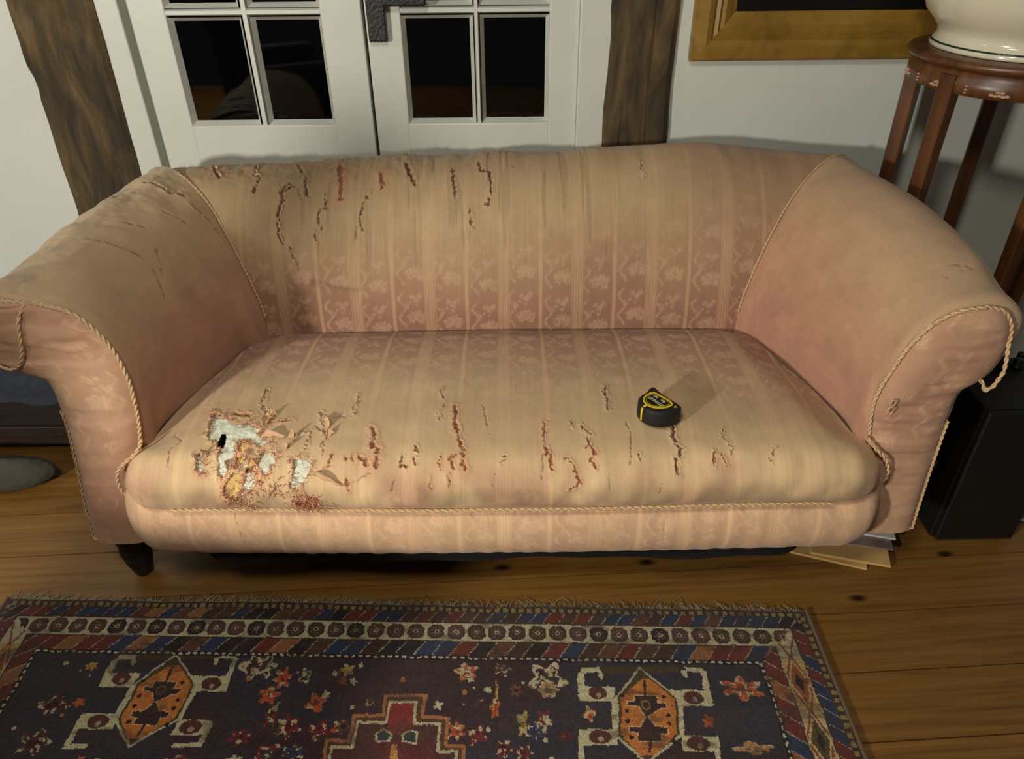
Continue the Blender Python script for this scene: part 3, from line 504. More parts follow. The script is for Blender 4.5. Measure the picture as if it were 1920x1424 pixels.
def apply_tears(A, B, col, dsp, tears, seed=0):
    for n, (P, w, k) in enumerate(tears):
        xs = [p[0] for p in P]; ys = [p[1] for p in P]; pad = .03
        s = (A > min(xs)-pad) & (A < max(xs)+pad) & (B > min(ys)-pad) & (B < max(ys)+pad)
        if not s.any(): continue
        a, b = A[s], B[s]
        j = .006 if k in 'dr' else .003
        a2 = a+j*(fbm(a*210, b*210, seed+n, 3)-.5)*2; b2 = b+j*(fbm(a*210+50, b*210, seed+n+7, 3)-.5)*2
        d = seg_dist(a2, b2, P); hw = w*.5*np.clip(-.35+2.3*fbm(a*170, b*110, seed+n+3, 3), .06, 2)*.8
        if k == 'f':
            m = np.exp(-(d/.008)**2); dsp[s] -= .006*m; col[s] = mix(col[s], np.broadcast_to(col[s]*.8, col[s].shape), m*.5); continue  # fold: dented, with the crease shade put into the colour
        core = sstep(hw*1.15, hw*.75, d); rim = np.exp(-((d-hw*1.3)/(w*.35+.0012))**2)*(d > hw)
        tgt = RUST if k == 'r' else DARKT
        amt = {'r': .88, 'd': .86, 's': .5}[k]
        tone = tgt*(.75+.6*fbm(a*300, b*300, seed+n+11, 2))[..., None]
        col[s] = mix(col[s], tone, core*amt)
        col[s] = mix(col[s], np.broadcast_to(PALE*1.05, col[s].shape), .35*rim*(amt > .6)*(fbm(a*120, b*120, n+60, 2)))
        halo = np.exp(-(d/(w*1.6+.003))**2); col[s] = mix(col[s], np.broadcast_to(L3(196, 128, 94), col[s].shape), .22*halo*(1-core)*(k == 'r'))
        dp = {'r': .0035, 'd': .0045, 's': .0018}[k]
        dsp[s] += -dp*core+.0016*rim*(amt > .6)
# ---------------------------------------------------------------- seat
nu, nv = 820, 400
G = seat_grid(nu, nv); Nn = grid_normals(G)
if Nn[nu//2, nv//2, 2] < 0: Nn = -Nn
A = G[..., 0].copy(); B = np.broadcast_to(np.linspace(0, LV_SEAT, nv)[None], A.shape).copy()
vv = B/LV_SEAT
wear = np.clip(sstep(.14, .56, vv+.12*(fbm(A*6, B*6, 5)-.5))*(1-.55*sstep(.30, .56, A)*sstep(.75,.5,vv))*(.75+.5*fbm(A*5, B*5, 8)), 0, 1)
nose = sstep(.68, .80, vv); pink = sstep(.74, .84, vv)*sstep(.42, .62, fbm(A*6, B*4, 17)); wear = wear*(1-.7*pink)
mot = np.clip(1.15-1.0*sstep(.36, .70, vv+.24*(fbm(A*7, B*7, 6)-.5)), .10, 1)+.5*sstep(.80, .88, vv)
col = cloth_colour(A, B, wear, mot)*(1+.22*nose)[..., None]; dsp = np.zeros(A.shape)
nose_band = sstep(.80, .865, vv)*sstep(.93, .88, vv)*sstep(.35, .6, fbm(A*9, B*9, 51)); col = col*(1-.30*nose_band)[..., None]  # patchy darker band under the seat nose
dsp += .004*(fbm(A*9, B*9, 2)-.5)+.006*(fbm(A*3, B*3, 3)-.5)
dsp += .0025*np.sin(A*95+3*np.sin(B*20))*sstep(.70, .80, vv)*sstep(.95, .85, vv)*fbm(A*6, B*2, 71)
apply_tears(A, B, col, dsp, TEARS_SEAT, 100)
# holes with wadding underneath
Aj = A+.0035*(fbm(A*230, B*230, 90, 3)-.5)*2; Bj = B+.0035*(fbm(A*230+31, B*230, 91, 3)-.5)*2
hole = np.zeros(A.shape, bool); near = np.zeros(A.shape)
for P in HOLES:
    hole |= inpoly(Aj, Bj, P); d = seg_dist(Aj, Bj, P+[P[0]]); near = np.maximum(near, np.exp(-(d/.008)**2))
col = mix(col, L3(206, 140, 104)*(.8+.5*fbm(A*200, B*200, 66, 2))[..., None], .65*near*sstep(.4, .6, fbm(A*60, B*60, 67, 3)))
frz = near*sstep(.35, .6, fbm(A*120, B*120, 68, 3)); dsp += .0035*frz*(~hole)
S3 = G+Nn*dsp[..., None]
keep = ~(hole[:-1,:-1] & hole[1:,:-1] & hole[1:,1:] & hole[:-1,1:])
seat = fast_mesh('seat', S3, grid_faces(nu, nv, keep), M['fabric'], sofa, col)
Nn_seat = Nn
# wadding layer right under the cover
i0, i1 = np.searchsorted(A[:, nv//2], -.66), np.searchsorted(A[:, nv//2], -.26); j0, j1 = int(.45*nv), int(.95*nv)
Aw, Bw = A[i0:i1, j0:j1], B[i0:i1, j0:j1]; lump = .010*(fbm(Aw*45, Bw*45, 14)-.5)+.006*(fbm(Aw*140, Bw*140, 15)-.5)
Gw = G[i0:i1, j0:j1]+Nn[i0:i1, j0:j1]*(-.0030+lump*.55)[..., None]
cw = np.broadcast_to(L3(226, 228, 204), Aw.shape+(3,))*(.86+.2*fbm(Aw*60, Bw*60, 16))[..., None]
for k, P in enumerate(FOAM):
    m = inpoly(Aw+.003*(fbm(Aw*90, Bw*90, 19)-.5), Bw, P); cw[m] = L3(224, 186, 118)*(.9+.2*fbm(Aw[m]*80, Bw[m]*80, 20))[..., None]
m = sstep(.56, .66, fbm(Aw*28+3, Bw*28, 24)); cw = mix(cw, np.broadcast_to(L3(206, 196, 160), cw.shape), .5*m)
cav = inpoly(Aw+.003*(fbm(Aw*120, Bw*120, 25)-.5), Bw, CAVITY)
kp = ~(cav[:-1,:-1] & cav[1:,1:])
fast_mesh('wadding', Gw, grid_faces(Aw.shape[0], Aw.shape[1], kp), M['wadding'], sofa, cw)['label'] = 'white wadding and yellow foam showing through the torn seat'
Gc = G[i0:i1:4, j0:j1:4]-Nn[i0:i1:4, j0:j1:4]*.035
fast_mesh('seat_cavity', Gc, grid_faces(Gc.shape[0], Gc.shape[1]), M['hessian'], sofa)
# curled flaps of torn cover
def surf_at(Ga, Na, a, b, Lv):
    j = int(round(np.clip(b/Lv, 0, 1)*(Ga.shape[1]-1))); i = int(np.argmin(np.abs(Ga[:, j, 0]-a))); return Ga[i, j], Na[i, j]
FR = np.random.RandomState(5)
def flap(p0, p1, n, w, lift, name, parent, c0, c1):
    p0, p1 = np.array(p0), np.array(p1); ax = p1-p0; l = np.linalg.norm(ax)+1e-6; ax /= l; sd = np.cross(n, ax)
    nu_, nv_ = 9, 14; V = np.zeros((nu_, nv_, 3)); cc = np.zeros((nu_, nv_, 3))
    ph = FR.rand()*6
    for i in range(nu_):
        for j in range(nv_):
            t = j/(nv_-1); s = (i/(nu_-1)); wd = w*(math.sin(math.pi*min(1, t*.9+.08))**.6)*(1+.25*math.sin(t*9+ph))
            an = s*2.0; q = p0+ax*l*t+sd*(math.sin(an)*wd*.55)+n*((1-math.cos(an))*wd*.45+lift*math.sin(math.pi*t)+.0015)
            V[i, j] = q+sd*.0015*math.sin(t*15+ph); cc[i, j] = c0*(1-s)+c1*s
    o = fast_mesh(name, V, grid_faces(nu_, nv_), M['fabric'], parent, cc)
    md = o.modifiers.new('thick', 'SOLIDIFY'); md.thickness = .0009
    return o
for k, (q0, q1) in enumerate(FLAPS):
    a, na = surf_at(S3, Nn, *q0, LV_SEAT); b, nb = surf_at(S3, Nn, *q1, LV_SEAT)
    flap(a, b, (na+nb)/2, .013+.008*FR.rand(), .004, 'torn_flap', seat, L3(206, 160, 118), L3(220, 184, 146))
# ---------------------------------------------------------------- front rail
nu, nv = 720, 84
R = rail_grid(nu, nv); Rn = grid_normals(R)
if Rn[nu//2, nv//2, 1] > 0: Rn = -Rn
A = R[..., 0].copy(); B = np.broadcast_to(np.linspace(0, .26, nv)[None], A.shape)
col = cloth_colour(A, B-.035, np.clip(.35+.5*fbm(A*5, B*5, 33), 0, 1), 1.0+.35*sstep(.08,.16,B)+0*A)
col = mix(col, np.broadcast_to(L3(232, 188, 152), col.shape), .18*np.ones(A.shape))*1.22
dsp = .003*(fbm(A*8, B*10, 4)-.5)+.0012*np.sin(A*130+2*np.sin(A*17))*fbm(A*6, B, 72)
apply_tears(A, B, col, dsp, [([(-.497, .045), (-.490, .075), (-.488, .11)], .003, 's'), ([(.30, .06), (.302, .12)], .002, 's')], 400)
rail = fast_mesh('front_rail', R+Rn*dsp[..., None], grid_faces(nu, nv), M['fabric'], sofa, col)
# ---------------------------------------------------------------- back
nu, nv = 820, 330
G = back_grid(nu, nv); Nn = grid_normals(G)
if Nn[nu//2, nv//4, 1] > 0: Nn = -Nn
A = G[..., 0].copy(); B = np.broadcast_to(np.linspace(0, LV_BACK, nv)[None], A.shape); vv = B/LV_BACK
wear = np.clip(sstep(.08, .34, vv+.10*(fbm(A*5, B*6, 5)-.5))*(1-.5*sstep(.30, .6, A))*(.8+.5*fbm(A*4, B*5, 9)), 0, 1)
mot = np.clip(1.2-1.0*sstep(.12, .36, vv+.12*(fbm(A*6, B*6, 6)-.5)), 0.10, 1)
col = cloth_colour(A, B+.02, wear, mot); dsp = .004*(fbm(A*8, B*8, 2)-.5)+.008*(fbm(A*2.5, B*3, 3)-.5)
top_brown = sstep(.30, .45, vv)*(.5+.5*sstep(.2, -.3, A)); col = mix(col, np.broadcast_to(L3(162, 130, 94), col.shape), .6*top_brown)*(1-.10*sstep(.14,.3,vv))[..., None]  # browner towards the top, most on the left
ln = sstep(.62, .72, fbm(A*70, B*5, 93, 3))*sstep(.16, .25, vv)*sstep(.45, .3, np.abs(A+.12)); col = col*(1-.12*ln)[..., None]; dsp -= .0012*ln
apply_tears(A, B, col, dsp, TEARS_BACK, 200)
frag = sstep(.33, .43, vv)*sstep(-.1, -.25, A)*sstep(-.8, -.6, A); dsp += .007*frag*(fbm(A*60, B*40, 95, 3)-.5)
crest = np.exp(-((vv-.44)/.10)**2); dsp += crest*(.018*(fbm(A*9+2, B*2, 97, 3)-.5)+.010*(fbm(A*26, B*4, 98, 3)-.5)*sstep(.15,-.1,A))
col = col*(.82+.10*sstep(.05,.3,vv))[..., None]  # shade put into the back's colour, deepest near the seat
Bk = G+Nn*dsp[..., None]
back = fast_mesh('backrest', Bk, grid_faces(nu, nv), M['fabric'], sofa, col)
for (qa, wd) in zip([t[0] for t in TEARS_BACK[:6]], (.006, .007, .009, .010, .005, .007)):
    for s_ in (0, 1):
        i = min(s_, len(qa)-2)
        a, na = surf_at(Bk, Nn, *qa[i], LV_BACK); b, nb = surf_at(Bk, Nn, qa[i+1][0]+.003, qa[i+1][1], LV_BACK)
        flap(a, b, (na+nb)/2, wd, .003, 'torn_flap', back, L3(196, 156, 116), L3(226, 196, 158))
BACK_S, BACK_N = Bk, Nn
# ---------------------------------------------------------------- arms
def arm(name, Gf, LL, marks, seed, grey, wrinkles):
    nu, nv = 250, 260
    G = Gf(nu, nv); Nn = grid_normals(G); c = G.reshape(-1, 3).mean(0)
    if ((G[nu//2, int(nv*.5)]-c)@Nn[nu//2, int(nv*.5)]) < 0: Nn = -Nn
    A = np.broadcast_to(np.linspace(0, LL[0], nu)[:, None], (nu, nv)); B = np.broadcast_to(np.linspace(0, LL[1], nv)[None], (nu, nv)); vv = B/LL[1]
    wr = np.clip(sstep(.12, .40, vv+.1*(fbm(A*6, B*6, seed)-.5))*(.75+.5*fbm(A*5, B*5, seed+2)), 0, 1)
    base = mix(np.broadcast_to(ROSE, A.shape+(3,)), np.broadcast_to(TAN, A.shape+(3,)), wr*(.45+.45*min(1, grey)))
    base = base*(.90+.30*(fbm(A*16, B*16, seed+20, 5)-.5)+.12*(fbm(A*60, B*60, seed+21, 3)-.5))[..., None]
    g = grey*sstep(.2, .42, vv)*(.6+.6*fbm(A*4, B*4, seed+5)); base = mix(base, np.broadcast_to(GREYT*.92, base.shape), np.clip(g, 0, 1))
    base = base*(1+.18*(fbm(A*11, B*11, seed+7)-.5)+.10*(fbm(A*10, B*200, seed+8)-.5))[..., None]
    # faint sprigs near the front
    mo = motif(B*1.0, A*1.0)*sstep(.16, .04, A)*.5*sstep(.1, .2, vv); base = mix(base, np.broadcast_to(PALE, base.shape), .3*mo)
    d = .005*(fbm(A*7, B*7, seed+1)-.5)+.009*(fbm(A*3, B*3, seed+3)-.5)
    if wrinkles:
        wk = np.sin(B*70+10*fbm(A*5, B*5, seed+9)); d += .0018*wk*sstep(.30, .42, vv)*sstep(.75, .6, vv)*fbm(A*6, B*3, seed+12)
        bl = sstep(.55, .70, fbm(A*9, B*22, seed+13))*sstep(.30, .45, vv); base = base*(1-.22*bl)[..., None]
        d += .006*sstep(.36, .46, vv)*(fbm(A*45, B*35, seed+15, 3)-.5)+.014*sstep(.33, .42, vv)*(fbm(A*13, B*9, seed+16, 3)-.5)
    base = base.copy(); apply_tears(A, B, base, d, marks, seed*10)
    d = d*sstep(0, .04, A)
    return fast_mesh(name, G+Nn*d[..., None], grid_faces(nu, nv), M['fabric'], sofa, base)
arm_r = arm('arm', arm_r_grid, L_ARMR, MARKS_ARMR, 300, .25, False); arm_r['label'] = 'right rolled arm, plain faded pink'
arm_l = arm('arm', arm_l_grid, L_ARML, MARKS_ARML, 340, .9, True); arm_l['label'] = 'left rolled arm, frayed and greyed on top'
# ---------------------------------------------------------------- arm front panels and their cords
def face_panel(FA, FB, side, seed):
    n = 120; m = 44
    a = hermite(np.array([(x, 0, z) for x, z in FA]), n); b = hermite(np.array([(x, 0, z) for x, z in FB]), n)
    t = np.linspace(0, 1, m)[None, :, None]
    Gp = a[:, None]*(1-t)+b[:, None]*t; wid = np.linalg.norm(a-b, axis=1)[:, None]
    s = np.linspace(-1, 1, m)[None]; bulge = (1-s**4)*np.minimum(.020, .16*wid)
    A = Gp[..., 0]; B = Gp[..., 2]
    x = side*A; y = 1.084-bulge+.004*(fbm(A*14, B*18, seed)-.5)*(1-s**4)
    y += .0075*sstep(.42, .62, fbm(A*7+5, B*42, seed+3, 3))*fbm(A*8, B*8, seed+4)*(1-s**4)*sstep(.25, .4, B)
    c = mix(np.broadcast_to(L3(184, 136, 110), A.shape+(3,)), np.broadcast_to(L3(202, 162, 128), A.shape+(3,)), np.clip(1.6*fbm(A*9, B*9, seed+1)-.3, 0, 1))
    mo = motif(A*1.0+.02, B); c = c*(1+.22*(fbm(A*30, B*30, seed+9)-.5))[..., None]; c = mix(c, np.broadcast_to(PALE, c.shape), .60*mo*sstep(.35, .6, fbm(A*9, B*9, seed+6)))
    c = c*(1+.12*(fbm(A*200, B*12, seed+8)-.5))[..., None]
    o = fast_mesh('arm_front', np.stack([x, y, B], -1), grid_faces(n, m), M['fabric'], sofa, c)
    return a, b, o
def cord(pts, r, pitch=.013, name='cord', parent=sofa):
    V, Q = rope(pts, r, pitch); return fast_mesh(name, V, Q, M['rope'], parent)
def onface(P, side, y): return [(side*x, y, z) for x, _, z in P]
aR, bR, pR = face_panel(FA_R, FB_R, 1, 501); aL, bL, pL = face_panel(FA_L, FB_L, -1, 531)
cord(onface(aR[44:], 1, 1.079)+onface(bR[119:96:-1], 1, 1.081)+[(.866,1.068,.600),(.869,1.066,.575),(.862,1.066,.545),(.853,1.070,.532)], .0035)
cord([(.853,1.070,.532),(.848,1.074,.545),(.838,1.078,.556),(.822,1.080,.545)], .0036)
cord(onface(bR[58:0:-1], 1, 1.080)+[(.832,1.078,.186),(.80,1.074,.180),(.756,1.074,.182)], .0030)
cord(onface(aL[44:], -1, 1.079)+onface(bL[119:108:-1], -1, 1.081), .0035)
cord(hermite(np.array([(-.772,1.076,.722),(-.782,1.060,.700),(-.787,1.056,.675),(-.797,1.056,.640),(-.815,1.060,.612),(-.842,1.070,.600),(-.87,1.078,.607)]), 40), .0028)
cord(onface(bL[60:0:-1], -1, 1.080)+[(-.836,1.078,.180),(-.80,1.074,.176),(-.752,1.074,.178)], .0026)
# small loose loops on the right cord
th = np.linspace(0, 2*math.pi, 22)
for cz, rr in ((.500, .008), (.517, .006)):
    V, Q = tube(np.stack([.690+.005*np.sin(th), np.full(22, 1.057), cz+rr*np.cos(th)], -1), .0012, 5); fast_mesh('cord_loop', V, Q, M['rope'], sofa)
# cord along the seam under the seat nose
sg = seat_grid(240, 200); jj = int(.905*199)
seam = [tuple(sg[i, jj]+np.array([0, -.004, -.004])) for i in range(16, 224, 2)]
cord(seam, .0033)
cl = [(-.660,1.072,.440),(-.672,1.062,.420),(-.694,1.056,.402),(-.714,1.054,.382),(-.722,1.052,.358),(-.722,1.052,.335),(-.716,1.054,.312)]
cord(hermite(np.array(cl), 40), .0035); cr = [(.672,1.072,.430),(.690,1.060,.410),(.710,1.055,.390),(.722,1.052,.362),(.722,1.052,.338)]
cord(hermite(np.array(cr), 40), .0035)
# piping in the two back corner seams
for S, sgn in ((SEAM_R, 1), (SEAM_L, -1)):
    P = hermite(S, 60)[6:34]; P = P+np.array([-sgn*.0030, -.0030, .0012]); cord(P, .0022, .010, 'seam_piping')
# ---------------------------------------------------------------- underside, outside back, legs
nu, nv = 90, 30
u_, v_ = np.meshgrid(np.linspace(-1, 1, nu), np.linspace(0, 1, nv), indexing='ij')
yb = 1.036+.10*sstep(.80, 1, np.abs(u_)); zb_ = .152+.020*sstep(.75, 1, np.abs(u_))+.003*np.sin(u_*21)
Gu = np.stack([u_*.70, np.where(v_ < .25, yb+.004*np.sin(u_*9), yb+(v_-.25)/.75*(1.70-yb)), np.where(v_ < .25, .186-(v_/.25)*(.186-zb_), zb_)], -1)
fast_mesh('underlining', Gu, grid_faces(nu, nv), M['hessian'], sofa)
box('frame_base', -.79, .79, 1.10, 1.72, .190, .30, M['hessian'], sofa, .004)
def sofa_leg(x, y, h=.172):
    V, F = lathe([(r*.86, z) for r, z in [(.014, 0), (.020, .002), (.024, .010), (.027, .022), (.031, .036), (.0335, .046), (.032, .052), (.035, .057), (.0375, .068), (.038, .080), (.036, .092), (.033, .098), (.037, .104), (.039, .112), (.037, .120), (.034, .126), (.036, .134), (.040, .150), (.041, h+.02)]], x, y, 28)
    return mesh_obj('leg', V, F, M['leg'], sofa)
def lathe(prof, cx, cy, n=48, close=True):
    V = []; F = []; k = len(prof)
    for i in range(n):
        a = 2*math.pi*i/n
        for r, z in prof: V.append((cx+r*math.cos(a), cy+r*math.sin(a), z))
    for i in range(n):
        j = (i+1) % n
        for q in range(k-1): F.append((i*k+q, j*k+q, j*k+q+1, i*k+q+1))
    if close: F.append(tuple(i*k for i in range(n))[::-1]); F.append(tuple(i*k+k-1 for i in range(n)))
    return V, F
sofa_leg(-.812, 1.150); sofa_leg(.66, 1.30); sofa_leg(-.74, 1.68); sofa_leg(.74, 1.68)
# ---------------------------------------------------------------- frayed stuffing and threads (uncountable)
def fuzz(name, roots, parent, length, rad, cols, seed, curl=1., gravity=0.):
    r = np.random.RandomState(seed); parts = []; cc = []
    for p, n in roots:
        p = np.array(p); l = length*(.4+.9*r.rand()); m = 7; d = np.array(n)+.9*r.randn(3); d /= np.linalg.norm(d); q = p.copy(); path = [q.copy()]
        for _ in range(m-1):
            d = d+curl*.55*r.randn(3)+np.array([0, 0, -gravity]); d /= np.linalg.norm(d); q = q+d*l/m; path.append(q.copy())
        V, Q = tube(hermite(np.array(path), 9), np.linspace(rad, rad*.5, 9), 3); parts.append((V, Q)); c = cols[r.randint(len(cols))]*(.75+.5*r.rand()); cc.append(np.broadcast_to(c, V.shape))
    V, Q = join(parts); o = fast_mesh(name, V, Q, M['fibre'], parent, np.concatenate(cc)); o['kind'] = 'stuff'; return o
R5 = np.random.RandomState(9); roots = []
for k, (a, b) in enumerate(TUFT):
    for _ in range((230, 40, 45, 60)[k]):
        s = (.016, .012, .013, .014)[k]; p, n = surf_at(S3, grid_normals(S3)*0+np.array([0, -.6, .4]), a+s*1.3*R5.randn()*.7, b+s*R5.randn()*.55, LV_SEAT); roots.append((p, n))
for P in HOLES:
    for (x0, y0), (x1, y1) in zip(P, P[1:]+[P[0]]):
        for _ in range(int(3+190*math.hypot(x1-x0, y1-y0))):
            t = R5.rand(); roots.append(surf_at(S3, Nn_seat, x0+(x1-x0)*t+.0025*R5.randn(), y0+(y1-y0)*t+.0025*R5.randn(), LV_SEAT))
fuzz('frayed_stuffing', roots, seat, .022, .00075, [L3(186, 106, 74), L3(170, 92, 60), L3(206, 140, 104), L3(222, 176, 138)], 4, 1.2, .25)['label'] = 'rust coloured hair stuffing hanging over the seat seam'
roots = []
for _ in range(900):
    a = R5.uniform(-.74, -.08) if R5.rand() < .85 else R5.uniform(-.08, .1); b = R5.uniform(.40, .58)*LV_BACK
    if float(fbm(np.array([a*22]), np.array([b*12]), 88)[0]) < .45: continue
    roots.append(surf_at(BACK_S, BACK_N, a, b, LV_BACK))
fuzz('frayed_threads', roots, back, .012, .00045, [L3(190, 156, 116), L3(170, 130, 92), L3(150, 108, 74)], 6, .8, .1)
# ================================================================ THE RUG
rug = empty('rug', (-.22, .56, 0)); tag(rug, 'dark patterned tribal rug with two orange hooked medallions before the sofa', 'rug')
SW, TH = 1.7085, 1.04
su = np.linspace(0, SW, 781); tv = np.concatenate([np.linspace(0, .42, 195), np.linspace(.42, TH, 126)[1:]])
S_, T_ = np.meshgrid((su[1:]+su[:-1])/2, (tv[1:]+tv[:-1])/2, indexing='ij')
Tm = np.where(T_ > TH/2, TH-T_, T_)
r_ = np.random.RandomState(21)
S = S_+.0022*(fbm(S_*60, T_*60, 201, 3)-.5)*2+.0010*(r_.rand(*S_.shape)-.5); T = Tm+.0022*(fbm(S_*60+40, T_*60, 205, 3)-.5)*2+.0010*(r_.rand(*S_.shape)-.5)
NAVY, AUB, BROWN, RED, MAD, CREAM, ORANGE, OLIVE, BLUE, TANR, DK = L3(58,54,62), L3(66,46,50), L3(84,58,42), L3(122,52,40), L3(120,44,46), L3(206,194,150), L3(206,122,44), L3(92,74,40), L3(48,60,86), L3(182,134,86), L3(46,36,36)
C = np.zeros(S.shape+(3,)); ab = fbm(S*3, T*26, 210)[..., None]
C[:] = NAVY*(1-sstep(.4,.6,fbm(S*4, T*5, 211))[..., None])+AUB*sstep(.4,.6,fbm(S*4, T*5, 211))[..., None]
def put(m, c): C[m] = c
# distance into the border from every side: top/bottom via T, right/left via S
E_s = np.minimum(S, SW-S); along = np.where(T < E_s, S, T); e = np.minimum(T, E_s); onside = T >= E_s
bw = e
def diag(lo, hi, per, seed):
    m = (bw >= lo) & (bw < hi); q = (along+(bw-lo)*.7)/per; i = np.floor(q).astype(int); f = q-i
    pal = np.stack([BROWN, RED*.9, BLUE, BROWN*.8, L3(150,96,52), DK, L3(104,66,44), BLUE*.9, RED*.8]); r = np.random.RandomState(seed); tab = r.randint(0, len(pal), 997)
    c = pal[tab[i % 997]]; c = np.where((f < .10)[..., None] & (r_.rand(*S.shape) < .7)[..., None], L3(170,150,120), c); C[m] = c[m]
put(bw < .136, BROWN*.75)
diag(.020, .044, .030, 4)
m = (bw >= .008) & (bw < .018); q = (along/.017) % 1; C[m & (q < .55)] = L3(150,128,76); C[m & (q >= .55)] = BROWN*.7
put(bw < .0035, L3(120,108,84))
mb = (bw >= .0475) & (bw < .0905); put(mb, CREAM*.92)
q = along/.0415; i = np.floor(q).astype(int); f = (q-i-.5)*.0415; g = bw-.069
tab = np.random.RandomState(8).randint(0, 4, 500); rc = np.stack([DK*1.1, L3(92,62,56), BROWN*.9, L3(78,62,50)])[tab[i % 500]]
# top and bottom runs: octagon rosettes; side runs: long diamonds
octo = (np.maximum(np.abs(f), np.abs(g)) < .0176) & (np.abs(f)+np.abs(g) < .0265); mm = mb & octo & ~onside; C[mm] = rc[mm]
mm = mb & ~onside & (np.hypot(f, g) < .0052); C[mm] = L3(186,160,120); mm = mb & ~onside & (np.hypot(f, g) < .0024); C[mm] = DK
mm = mb & ~onside & (np.hypot(f, g) < .012) & (np.abs(np.sin(np.arctan2(g, f)*4)) > .85) & (np.hypot(f, g) > .007); C[mm] = C[mm]*.5+L3(160,120,90)*.5
q = along/.115; i = np.floor(q).astype(int); f = (q-i-.5)*.115; sidep = np.stack([L3(196,160,96), CREAM*.9, L3(122,56,44), L3(204,176,116)])[(i*3+1) % 4]
mm = mb & onside; C[mm] = sidep[mm]
dia = np.abs(g)/.017+np.abs(f)/.045; mm = mb & onside & (dia < 1); C[mm] = np.stack([OLIVE, L3(110,50,44), L3(206,190,140), L3(150,84,44)])[(i*5+2) % 4][mm]
mm = mb & onside & (dia < .45); C[mm] = DK; mm = mb & onside & (np.abs(dia-1.35) < .12); C[mm] = L3(150,76,40)
put(((bw >= .0475) & (bw < .0495)) | ((bw >= .0885) & (bw < .0905)), CREAM*.85)
diag(.0925, .126, .0365, 6)
m = (bw >= .1285) & (bw < .1325); q = (along/.0145) % 1; put((bw >= .126) & (bw < .136), DK*.9); C[m & (q < .55)] = L3(200,190,164)
fld = bw >= .136
# hooked medallions
def medallion(cx, cy, fx=1):
    s = (S-cx)*fx; t = T-cy
    def P(k): return inpoly(s, t, MED[k]) & fld
    put(P('bar'), OLIVE*.8)
    for k in ('ul','ur','ll','lr','vl','vr','tl','tr','hl','hr','vl2','vr2','bl','br','side','side2'): put(P(k), CREAM)
    for k in ('el1','el2','el3','el4'):
        (x, y), rx, ry = MED[k]; d = np.hypot((s-x)/rx, (t-y)/ry); put((d < 1) & fld, L3(96,52,40)); put((np.hypot((s-x-rx*.1)/(rx*.28), (t-y-ry*.35)/(ry*.4)) < 1) & fld, L3(170,150,120))
    put(P('hexout'), CREAM*.95); put(P('hexgreen'), L3(82,70,40)); put(P('hexor'), ORANGE)
    o = P('hexor'); tn = fbm(S*90, T*30, 230)[..., None]; C[o] = (ORANGE*(.82+.36*tn))[o]
    ed = P('dark1') | P('stem') | P('stem2')
    d = seg_dist(s, t, MED['dark1']+[MED['dark1'][0]]); put((d < .0024) & P('hexor') & ~ed, L3(224,170,110)); put(ed, L3(64,44,44))
    for x, y in ((-.037, -.012), (-.037, .009), (.039, -.005), (.039, .012), (-.042, -.044), (.036, -.040), (-.034, .040), (.040, .044)): put(np.hypot(s-x, t-y) < .0042, DK)
    put(np.abs(np.hypot(s, (t+.024))-.008) < .002, L3(140,104,60))
for cx, cy in MEDC: medallion(cx, cy)
# scattered blossoms
KEY = dict(w=CREAM*.95, o=L3(190,84,40), m=MAD, k=L3(92,44,40), y=L3(190,146,58), b=L3(60,66,90), t=TANR)
for n, (x, y, rx, ry, k) in enumerate(ROSES):
    rx, ry = rx*1.22, ry*1.22
    an = np.arctan2((T-y)/ry, (S-x)/rx); d = np.hypot((S-x)/rx, (T-y)/ry)/(.78+.22*np.cos(an*(4+n % 3)+n)); m = (d < 1) & fld
    if rx*ry < 2.2e-4: put(m, KEY[k]); continue
    put(m, KEY[k]); sp = m & (fbm(S*170+n, T*170, 240+n, 2) > .60); put(sp, CREAM*.85 if k != 'w' else L3(140,92,74)); put(m & (d < .45) & (fbm(S*120, T*120, 260+n, 2) > .45), KEY[k]*.55)
    if k == 'w': put(m & (d < .72) & (fbm(S*110, T*110, 300+n, 2) > .46), L3(70,52,50))
for n in range(26):
    x, y = r_.uniform(.16, SW-.16), r_.uniform(.15, .5); rr0 = r_.uniform(.008, .016)
    if min(abs(x-MEDC[0][0]), abs(x-MEDC[1][0])) < .14: continue
    an = np.arctan2(T-y, S-x); d = np.hypot(S-x, T-y)/(rr0*(.75+.25*np.cos(an*(4+n % 3)+n))); put((d < 1) & fld, [L3(82,62,46), L3(112,48,44), L3(60,64,58), L3(128,80,48)][n % 4]); put((d < .4) & fld, [CREAM*.8, L3(150,100,70), DK][n % 3])
for n in range(150):
    x, y = r_.uniform(.16, SW-.16), r_.uniform(.15, .5); put((np.hypot(S-x, T-y) < r_.uniform(.002, .0055)) & fld & (np.abs(S-MEDC[0][0]) > .15) & (np.abs(S-MEDC[1][0]) > .15), [CREAM*.9, MAD, L3(190,120,60)][n % 3])
